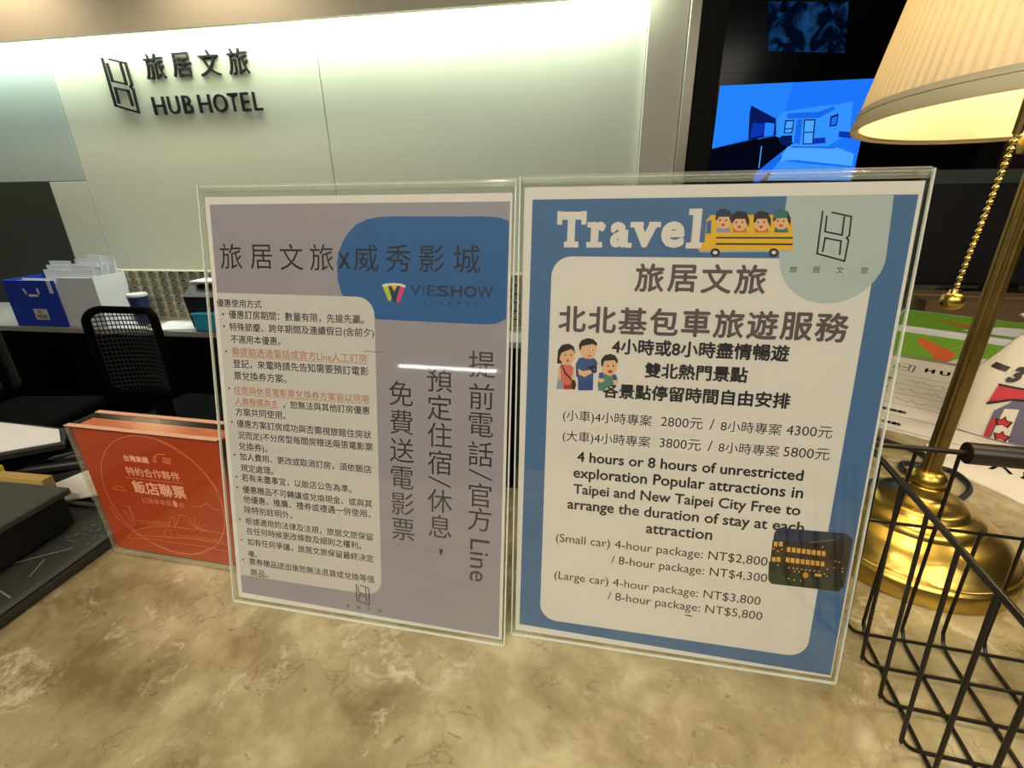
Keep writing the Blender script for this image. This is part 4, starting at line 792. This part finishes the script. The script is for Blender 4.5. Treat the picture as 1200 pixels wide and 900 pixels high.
# heap behind it
t = thing('card_terminal', 'black card terminal with a small green display behind the grey box', 'card terminal', (-.72, .322, ZC), .0)
MB().box(0, .085, .0, .028, 0, .040, .006).build('body', 'black', t, True)
MB().box(.02, .075, -.003, .012, .012, .034, .002).build('display_bezel', 'black_gloss', t)
MB().box(.028, .068, -.0042, -.003, .016, .030).build('display', 'green_lcd', t)
t = thing('folder_stack', 'black binder lying flat at the left rear of the counter', 'binder', (0, 0, ZC), 0)
mb = MB(); mb.prism([(-.80, .36), (-.62, .345), (-.565, .385), (-.60, .418), (-.80, .43)], .0425, .048); mb.build('cover', 'black', t)
mb = MB(); mb.prism([(-.80, .37), (-.63, .355), (-.575, .387), (-.61, .412), (-.80, .42)], .0, .042); mb.build('page_block', 'black_gloss', t)
mb = MB(); mb.prism([(-.795, .372), (-.625, .352), (-.573, .388), (-.604, .412), (-.66, .416), (-.795, .425)], ZC+.0484, ZC+.0500)
tag(mb.build('paper_sheet', 'paper_white'), 'white sheet lying on the black binder at the left edge', 'paper')
mb = MB(); mb.prism([(-.565, .345), (-.535, .325), (-.455, .372), (-.48, .41), (-.54, .42)], ZC+.0125, ZC+.0145)
mb2 = MB(); mb2.prism([(-.562, .346), (-.535, .328), (-.458, .372), (-.482, .408), (-.538, .417)], ZC, ZC+.0123); tag(mb2.build('notebook', 'black'), 'closed black notebook under a white sheet left of the orange stand', 'notebook')
tag(mb.build('paper_sheet', 'paper_white'), 'white sheet on the black notebook left of the orange stand', 'paper')
for k, (a, b, lab) in enumerate([((-.615, .362), (-.500, .408), 'black pen nearest the white sheet in the heap of pens'), ((-.612, .374), (-.512, .420), 'middle black pen in the heap behind the grey box'), ((-.590, .380), (-.530, .428), 'shortest black pen at the rear of the heap')]):
    p = thing('pen', lab, 'pen', (0, 0, 0), group='pens behind the grey box')
    z = ZC+.0215+.004*k
    A = Vector((*a, z)); B = Vector((*b, z+.004)); d = (B-A)
    MB().tube([A, A+d*.12, A+d*.86], .0045, 10, radii=[.0015, .0048, .0048]).build('barrel', 'black', p, True)
    MB().tube([A+d*.862, B], .0052, 10).build('cap', 'black_gloss', p, True)
    MB().box(-.02, .0, -.0008, .0008, .005, .0065).build('clip', 'metal_edge', p).matrix_local = Matrix.Translation(B) @ Matrix.Rotation(math.atan2(d.y, d.x), 4, 'Z')
o = MB().tube([(-.60, .375, ZC+.0065), (-.57, .395, ZC+.0065), (-.545, .412, ZC+.0065), (-.50, .425, ZC+.0065)], .006, 8).build('cable', 'black', None, True)
tag(o, 'black cable lying behind the grey box and under the pens', 'cable')
mb = MB(); mb.prism([(-.60, .322), (-.562, .318), (-.555, .330), (-.59, .338)], ZC+.046, ZC+.048)
tag(MB().box(-.645, -.570, .316, .330, ZC, ZC+.054).build('note_pad', 'yellow_note'), 'yellow note pad standing behind the grey box at the left edge', 'note pad')
tag(MB().box(-.566, -.508, .316, .326, ZC+.0, ZC+.050).build('card_strip', 'kraft'), 'tan cardboard strip right of the yellow note pad', 'card')
mb.bm.free()

# ================================================================== TABLE LAMP
LX, LY = .285, .394
t = thing('table_lamp', 'brass table lamp with a pleated ivory shade and a bead pull chain', 'lamp', (LX, LY, ZC))
MB().lathe([(0, .0002), (.0742, .0002), (.0748, .002), (.0748, .0145), (.0738, .0165), (.0725, .0175), (.0718, .019), (.0705, .0195), (.0675, .0245), (.0615, .0315), (.0545, .0365), (.0480, .0390), (.0462, .0400),
    (.0455, .0430), (.0440, .0450), (.0400, .0475), (.0350, .0490), (.0335, .0500), (.0325, .0525), (.0290, .0545), (.0255, .0545), (.0225, .0555), (.0165, .0570), (.0142, .0590), (.0134, .0620), (.0128, .0668), (0, .0668)], n=96).build('base', 'brass', t, True)
MB().lathe([(0, .0670), (.0134, .0670), (.0143, .0680), (.0136, .0690), (.0120, .0692), (0, .0692)], n=48).build('collar_ring', 'brass', t, True)
MB().lathe([(0, .0692), (.0120, .0692), (.0136, .0712), (.0138, .0735), (.0128, .0765), (.0108, .0792), (.0078, .0810), (0, .0810)], n=48).build('collar', 'brass', t, True)
MB().lathe([(0, .081), (.0060, .081), (.0060, .318), (0, .318)], n=96, flute=.045, fl_n=12).build('pole', 'brass2', t, True)
MB().lathe([(0, .318), (.013, .318), (.0145, .324), (.012, .330), (.016, .336), (.0185, .345), (.0185, .375), (.016, .380), (0, .380)], n=36).build('socket', 'brass', t, True)
MB().lathe([(0, .380), (.013, .380), (.016, .392), (.026, .410), (.030, .428), (.026, .447), (.014, .458), (0, .461)], n=32).build('bulb', 'bulb', t, True)
SR0, SR1, SZ0, SZ1 = .1072, .0740, .3400, .4900
sh = bpy.data.objects.new('shade', None); 
def cone(r0, r1, z0, z1, n, flute, fl, m, nm, par, steps=6):
    return MB().lathe([(r0+(r1-r0)*k/steps, z0+(z1-z0)*k/steps) for k in range(steps+1)], n=n, flute=flute, fl_n=fl).build(nm, m, par, True, False)
shp = cone(SR0-.0008, SR1, SZ0+.002, SZ1, 432, .0040, 108, 'shade', 'shade', t)
TILT = Matrix.Translation((0, 0, SZ0)) @ Matrix.Rotation(math.radians(-4.0), 4, 'X') @ Matrix.Translation((0, 0, -SZ0))
shp.matrix_local = TILT
cone(SR0-.0040, SR1-.003, SZ0+.001, SZ1, 96, 0, 8, 'shade_in', 'shade_lining', shp)
k_ = (SR1-SR0)/(SZ1-SZ0)
MB().lathe([(SR0-.0030, SZ0-.001), (SR0+.0008, SZ0-.0016), (SR0+.0015, SZ0+.0005), (SR0+.0012+k_*.006, SZ0+.006), (SR0+.0004+k_*.0062, SZ0+.0063), (SR0+.0003+k_*.007, SZ0+.007), (SR0+.0010+k_*.0073, SZ0+.0073), (SR0+.0008+k_*.0110, SZ0+.0110), (SR0-.002+k_*.0115, SZ0+.0115)], n=128).build('bottom_ribbon', 'shade_band', shp, True)
MB().lathe([(SR1+.002, SZ1-.012), (SR1+.0025, SZ1), (SR1-.004, SZ1+.001)], n=96).build('top_ribbon', 'shade_band', shp, True)
for k in range(3):
    a = 2*PI*k/3+.5; MB().tube([(.006*math.cos(a), .006*math.sin(a), SZ1-.008), (SR1*math.cos(a), SR1*math.sin(a), SZ1-.004)], .0016, 6).build('spider_arm', 'brass', shp, True)
hp = [(.022*math.sin(PI*q/12)*1.6*(1), 0, .380+.105*q/12) for q in range(13)]
MB().tube(hp, .0018, 6).build('harp', 'brass', t, True)
MB().tube([(-p[0], 0, p[2]) for p in hp], .0018, 6).build('harp', 'brass', t, True)
# pull chain
A = Vector((.2127-LX, .315-LY, .3235)); B = Vector((.2081-LX, .315-LY, .2425))
MB().tube([(-.018, -.02, .352), (A.x*.6, A.y*.7, .350), (A.x, A.y, .340), A], .0022, 8).build('pull_arm', 'gold', t, True)
ch0 = MB().sphere((0, 0, 0), .0016, 10, 8).build('chain_bead', 'gold', t, True)
nb = 23
for k in range(nb):
    o = ch0 if k == 0 else ch0.copy()
    if k: COL.objects.link(o)
    o.location = A+(B-A)*(k/(nb-1))
MB().tube([A, B], .0007, 6).build('chain_wire', 'gold', t, True)
MB().sphere((B.x, B.y, B.z-.0056), .0056, 28, 18, (1.05, 1.05, .95)).build('pull_ball', 'brass', t, True)
MB().lathe([(0, 0), (.0032, 0), (.0026, .0022), (0, .0022)], B.x, B.y, n=16).build('ball_cap', 'gold', t, True).location = (0, 0, B.z-.0012)
# flex behind the base
cord = [(.052, .060, .0035), (.085, .075, .0035), (.118, .105, .0035), (.120, .140, .0035), (.080, .150, .0035), (.072, .130, .0035), (.090, .120, .0035), (.112, .175, .0035), (.050, .240, .0035), (.010, .300, .0035), (-.015, .45, .0035), (-.035, .60, .0035)]
def smooth_pts(P, n=8):
    out = []
    P = [Vector(p) for p in P]
    for i in range(len(P)-1):
        p0 = P[max(i-1, 0)]; p1 = P[i]; p2 = P[i+1]; p3 = P[min(i+2, len(P)-1)]
        for k in range(n):
            u = k/n; out.append(.5*((2*p1)+(p2-p0)*u+(2*p0-5*p1+4*p2-p3)*u*u+(3*p1-p0-3*p2+p3)*u**3))
    out.append(P[-1]); return out
MB().tube(smooth_pts(cord), .0028, 8).build('power_cord', 'black', t, True)
pl_ = bpy.data.lights.new('lamp_light', 'POINT'); pl_.energy = 1.9; pl_.color = (1.0, .80, .54); pl_.shadow_soft_size = .03
po = bpy.data.objects.new('bulb_light', pl_); COL.objects.link(po); po.parent = t; po.location = (0, -.035, .425)

# ================================================================== WIRE BASKET
t = thing('wire_basket', 'black wire basket with a dark wooden grip in front of the brass lamp', 'basket', (.194, .292, ZC), math.radians(-5))
BX_, BY_, BZ_ = .262, .200, .145; FL = .014; wr = .00115
def wire(nm, pts, r=wr, parent=t): return MB().tube(smooth_pts(pts, 4) if len(pts) > 3 else pts, r, 8).build(nm, 'wire', parent, True)
def ring(x0, x1, y0, y1, z, rad, r, nm):
    P = rounded(x0, y0, x1, y1, rad, 5); pts = [(p[0], p[1], z) for p in P]; pts += [pts[0], pts[1]]
    return MB().tube(pts, r, 10, False).build(nm, 'wire', t, True)
ring(-FL, BX_+FL, -BY_-FL, FL, BZ_, .008, .0017, 'top_rim')
m_ = .45
zm = BZ_*(1-m_)+.012; fm_ = FL*(1-m_)
MB().tube([(-.004, fm_, zm), (BX_+.004, fm_, zm)], wr, 8).build('rear_rail', 'wire', t, True)
MB().tube([(-.004, -BY_-fm_, zm), (BX_+.004, -BY_-fm_, zm)], wr, 8).build('front_rail', 'wire', t, True)
bz = .0016
for k in range(11):           # wires running back to front
    s = .0105+k*.0241
    zt = BZ_ if not (2 <= k <= 8) else BZ_*(1-m_)+.012
    fo = FL*zt/BZ_
    x_t = s+.004*(1-2*s/BX_)
    wire('wire', [(x_t, fo+.001, zt), (s, .0035, .020), (s, .0015, .0085), (s, -.0035, .0030), (s, -.012, bz)], wr)
    wire('wire', [(s, -.0115, bz), (s, -BY_+.0115, bz)])
    wire('wire', [(x_t, -BY_-FL-.001, BZ_), (s, -BY_-.0035, .020), (s, -BY_-.0015, .0085), (s, -BY_+.0035, .0030), (s, -BY_+.012, bz)], wr)
for k in range(7):            # wires running left to right, under the first set
    y = -.0035-k*.0268-(0 if k else 0); z2 = bz+.0024
    for sx, nm in ((0, 1), (1, -1)):
        X = (lambda q: q) if sx == 0 else (lambda q: BX_-q)
        wire('wire', [(X(-FL-.001), y-.004, BZ_), (X(-.0035), y, .020), (X(-.0015), y, .0105), (X(.0035), y, .0052), (X(.012), y, z2)])
    wire('wire', [(.0115, y, z2), (BX_-.0115, y, z2)])
MB().tube([(.040, FL, BZ_), (.232, FL, BZ_)], .0068, 24).build('wooden_grip', 'grip', t, True)

# ================================================================== RIGHT REAR OF THE COUNTER
E1 = Vector((.82, -.57, 0)).normalized(); yawF = math.atan2(E1.y, E1.x)
t = thing('gift_box', 'flat white box printed green with an orange shape behind the registration form', 'box', (.560, .985, ZC+.0005), yawF)
MB().box(0, .30, 0, .17, 0, .0555, .0015, 1).build('box', 'paper_white', t)
def flat(nm, m, pts, z=.0003):
    mb = MB(); mb.poly(pts, XZ(z, 1)); return mb.build(nm, m, t)
flat('green_print', 'green', [(.004, .002), (.17, .002), (.19, .018), (.16, .046), (.004, .046)])
flat('pale_print', 'paper_warm', [(.095, .002), (.19, .002), (.19, .030), (.15, .020), (.115, .016)], .0005)
flat('white_line', 'green2', [(.062, .004), (.064, .004), (.125, .045), (.121, .045)], .0004)
flat('orange_print', 'orange_p', [(.045, .037), (.052, .039), (.085, .028), (.105, .020), (.103, .015), (.098, .004), (.078, .004), (.070, .015), (.052, .026)], .0008)
mb = MB(); mb.poly([(.004, .012), (.22, .012), (.22, .165), (.004, .165)], lambda a, b: (a, b, .0558)); mb.build('lid_print', 'green', t)
mb = MB(); mb.poly([(.10, .03), (.20, .03), (.22, .06), (.22, .12), (.15, .10)], lambda a, b: (a, b, .0561)); mb.build('lid_pale_print', 'paper_white', t)
mb = MB(); mb.poly([(.05, .10), (.10, .06), (.13, .055), (.12, .075)], lambda a, b: (a, b, .0563)); mb.build('lid_orange_print', 'orange_p', t)

t = thing('registration_form', 'printed hotel registration form with handwriting lying beside the brass pole', 'form', (.562, .974, ZC+.0004), yawF)
FW, FH = .215, .372
MB().box(0, FW, -FH, 0, 0, .0010).build('sheet', 'paper_warm', t)
FT = lambda a, b: (a, b, .0012)
def flatform(nm, m, segs, w):
    mb = MB()
    for s_ in segs: stroke(mb, s_, w, FT)
    return mb.build(nm, m, t)
flatform('form_lines', 'ink_soft', [[(0.0, -.004), (FW, -.004)]]+[[(.004, -y), (FW-.01, -y)] for y in (.115, .165, .215, .265, .315, .365)]+[[(.125, -.115), (.125, -.165)]], .0011)
def ftext(s_, x0, y, x1, m='ink_soft', h=None, bold=0.0):
    o = lettering('form_text', s_, m, t, x0, y, x1, h=h, bold=bold, z=0)
    for v in o.data.vertices: v.co = Vector((v.co.x, v.co.z, .0014))
    if o.data.polygons[0].normal.z < 0: o.data.flip_normals()
    return o
ftext('H U B  H O T E L', .065, -.075, .21, h=.024, bold=.0009)
mb = MB()
for (pts,) in EMBLEM: stroke(mb, [(.022+p[0]*.028, -.090+p[1]*.046) for p in pts], .0018, FT)
mb.build('emblem', 'ink_soft', t)
ftext('房號', .012, -.150, .030, bold=.0004); ftext('姓名', .012, -.200, .030, bold=.0004); ftext('電話', .012, -.250, .030, bold=.0004); ftext('早餐券張數', .012, -.300, .066, bold=.0004); ftext('停車券張數', .012, -.350, .066, bold=.0004); ftext('日期', .132, -.150, .150, bold=.0004)
random.seed(5)
for y in (-.145, -.195, -.245):
    pts = []; x = .042 if y < -.15 else .045
    while x < .112:
        pts.append((x, y+random.uniform(-.006, .010))); x += random.uniform(.002, .006)
    flatform('handwriting', 'ink_brown', [pts], .0009)

# canvas pouch
t = thing('canvas_pouch', 'cream drawstring canvas pouch printed with red stars and a dark stripe', 'bag', (.560, .600, ZC+.0026), math.radians(-34.8))
PW_, PH_ = .19, .130
def bulge(u, v):       # u -1..1, v 0..1
    return -.030*max(0, (1-u*u))**.5*(math.sin(PI*min(1, v*.9+.12)))**.7-.004*math.sin(7*u+3*v)*(v)
def pouch_pt(u, v, off=0.0, back=False):
    w = PW_/2*(1-.34*max(0, v-.55)**1.2*2.2+.04*math.sin(5*v))
    z = PH_*v+.006*math.sin(4*u+1)*v*v
    y = (bulge(u, v)-off) if not back else -bulge(u, v)*.9
    return (u*w, y+.022*v, z)
mb = MB(); NU, NV = 28, 18
for back in (False, True):
    G = [[mb.bm.verts.new(pouch_pt(-1+2*i/NU, j/NV, 0, back)) for i in range(NU+1)] for j in range(NV+1)]
    for j in range(NV):
        for i in range(NU): mb.bm.faces.new((G[j][i], G[j][i+1], G[j+1][i+1], G[j+1][i]))
bmesh.ops.remove_doubles(mb.bm, verts=mb.bm.verts, dist=.0004)
mb.build('body', 'canvas', t, True, False)
mb = MB()
NU = 26
P0 = []
for j in range(5):
    row = []
    for i in range(NU+1):
        u = -1+2*i/NU; p = pouch_pt(u, .985, 0); r = j/4
        row.append(mb.bm.verts.new((p[0]*(1-.25*math.sin(PI*r)+.12*r), p[1]*(1-r*.6)+.006*math.sin(i*2.1)*r+.012*r, p[2]+.024*r+.004*math.sin(i*1.7)*r)))
    P0.append(row)
for j in range(4):
    for i in range(NU): mb.bm.faces.new((P0[j][i], P0[j][i+1], P0[j+1][i+1], P0[j+1][i]))
o = mb.build('gathered_top', 'canvas', t, True, False); sm = o.modifiers.new('cloth', 'SOLIDIFY'); sm.thickness = .002
def pouch_print(nm, m, pts, off):
    mb = MB()
    bm = mb.bm; vs = [bm.verts.new((p[0], 0, p[1])) for p in pts]; f = bm.faces.new(vs); bmesh.ops.triangulate(bm, faces=[f])
    bmesh.ops.subdivide_edges(bm, edges=bm.edges[:], cuts=3, use_grid_fill=True)
    for v in bm.verts: v.co = Vector(pouch_pt(v.co.x, v.co.z, off))
    return mb.build(nm, m, t)
pouch_print('tape_print', 'maroon', [(-.93, .68), (-.76, .67), (-.76, .72), (-.93, .73)], .0012)
pouch_print('dark_stripe', 'slate', [(-.69, .01), (-.30, .01), (-.28, .52), (-.50, .50), (-.56, .40), (-.66, .30)], .0010)
pouch_print('grey_stripe', 'canvas', [(-.62, .01), (-.46, .01), (-.46, .36), (-.58, .34)], .0014)
pouch_print('red_stripe', 'red', [(-.69, .01), (-.64, .01), (-.61, .22), (-.65, .24)], .0016)
pouch_print('red_flag', 'red', [(-.74, .36), (-.55, .45), (-.38, .47), (.05, .48), (.05, .58), (-.38, .54), (-.72, .54)], .0018)
pouch_print('outline', 'ink', [(-.72, .54), (-.38, .54), (.05, .58), (.05, .60), (-.38, .56), (-.73, .56)], .0022)
pouch_print('outline', 'ink', [(-.75, .34), (-.55, .43), (-.38, .45), (.05, .46), (.05, .48), (-.38, .47), (-.55, .45), (-.75, .365)], .0022)
for (cx, cy) in ((-.55, .21), (-.53, .06)):
    pouch_print('star', 'ink', [(cx+(.085 if k % 2 == 0 else .040)*math.sin(k*PI/5)*1.0, cy+(.064 if k % 2 == 0 else .030)*math.cos(k*PI/5)) for k in range(10)], .0020)
    pouch_print('star', 'red', [(cx+(.062 if k % 2 == 0 else .028)*math.sin(k*PI/5)*1.0, cy+(.047 if k % 2 == 0 else .021)*math.cos(k*PI/5)) for k in range(10)], .0026)
def pouch_text(body, u0, v0, u1, h):
    o = lettering('number_print', body, 'ink', t, u0, v0, u1, h=h, bold=.012, z=0)
    for v in o.data.vertices: v.co = Vector(pouch_pt(v.co.x, v.co.z, .0020))
pouch_text('3', -.69, .60, -.60, .13)
# apron of the same cloth lying towards the lamp
t2 = thing('cloth_towel', 'cream cloth with black lettering spread flat beside the lamp base', 'cloth', (0, 0, ZC+.0004))
A0 = [(.392, .556), (.405, .535), (.425, .505), (.440, .470), (.458, .442), (.52, .40), (.62, .42), (.66, .50), (.60, .56), (.545, .575), (.47, .60), (.42, .60)]
mb = MB(); mb.prism(A0, 0, .0022); o = mb.build('cloth', 'canvas', t2)
for s_, x, y in [('ハ', .463, .546), ('尺', .484, .530), ('I', .500, .520)]:
    q = lettering('lettering', s_, 'ink', t2, 0, 0, cell=.022, bold=.0008)
    for v in q.data.vertices:
        a = math.radians(-33); X, Z = v.co.x, v.co.z; v.co = Vector((x+X*math.cos(a)-Z*math.sin(a), y+X*math.sin(a)+Z*math.cos(a), .0026))
    if q.data.polygons[0].normal.z < 0: q.data.flip_normals()

# dark things at the back of the return counter
t = thing('computer_monitor', 'black computer monitor seen from behind to the right of the signs', 'monitor', (.845, 1.50, ZC))
MB().box(0, .56, 0, .035, .045, .335, .006).build('casing', 'black', t)
MB().box(.004, .556, -.003, .0, .300, .331).build('lit_top_strip', 'dgrey', t)  # paler strip paints in the light caught along the top edge
MB().box(.24, .32, .0355, .06, .0, .20).build('stand', 'black', t)
MB().box(.18, .38, .0, .14, .0, .010, .003).build('foot', 'black', t)
t = thing('cardboard_carton', 'brown carton standing under the black monitor', 'carton', (.80, 1.29, ZC+.0005), -.15)
MB().box(0, .42, 0, .16, 0, .040, .001, 1).build('body', 'card', t)
MB().box(.0, .42, .075, .085, .0402, .0406).build('tape', 'kraft', t)
t = thing('cloth_bag', 'small dark green rounded bag beside the black monitor', 'bag', (.745, 1.34, ZC+.0005))
MB().box(-.03, .032, -.02, .03, 0, .098, .018, 4).build('body', 'dgreen', t, True)
MB().tube([(-.015, .0, .095), (-.012, .0, .112), (.012, .0, .112), (.015, .0, .095)], .003, 8).build('strap', 'black', t, True)
t = thing('notice_board', 'dark maroon picture board on the wall right of the television', 'picture', (0, 0, 0))
MB().box(1.66, 2.5, 2.445, 2.485, 1.40, 2.3, .004).build('board', 'maroon', t)
MB().box(1.64, 1.66, 2.44, 2.486, 1.38, 2.32, .002).build('frame', 'card', t)
struct(MB().box(1.625, 1.638, 2.44, 2.49, 0, 2.62).build('trim_5', 'card'))
t = thing('equipment_cabinet', 'low black cabinet below the television and behind the counter', 'cabinet', (0, 0, 0))
MB().box(.42, 2.5, 2.02, 2.40, .0, 1.12, .003, 1).build('body', 'black_lam', t)
for x in (.44, 1.12, 1.80):
    d = MB().box(x, x+.66, 2.005, 2.019, .03, 1.09, .002, 1).build('door', 'black', t)
    MB().box(x+.60, x+.615, 1.995, 2.0045, .55, .70, .002, 1).build('door_handle', 'metal_edge', d)
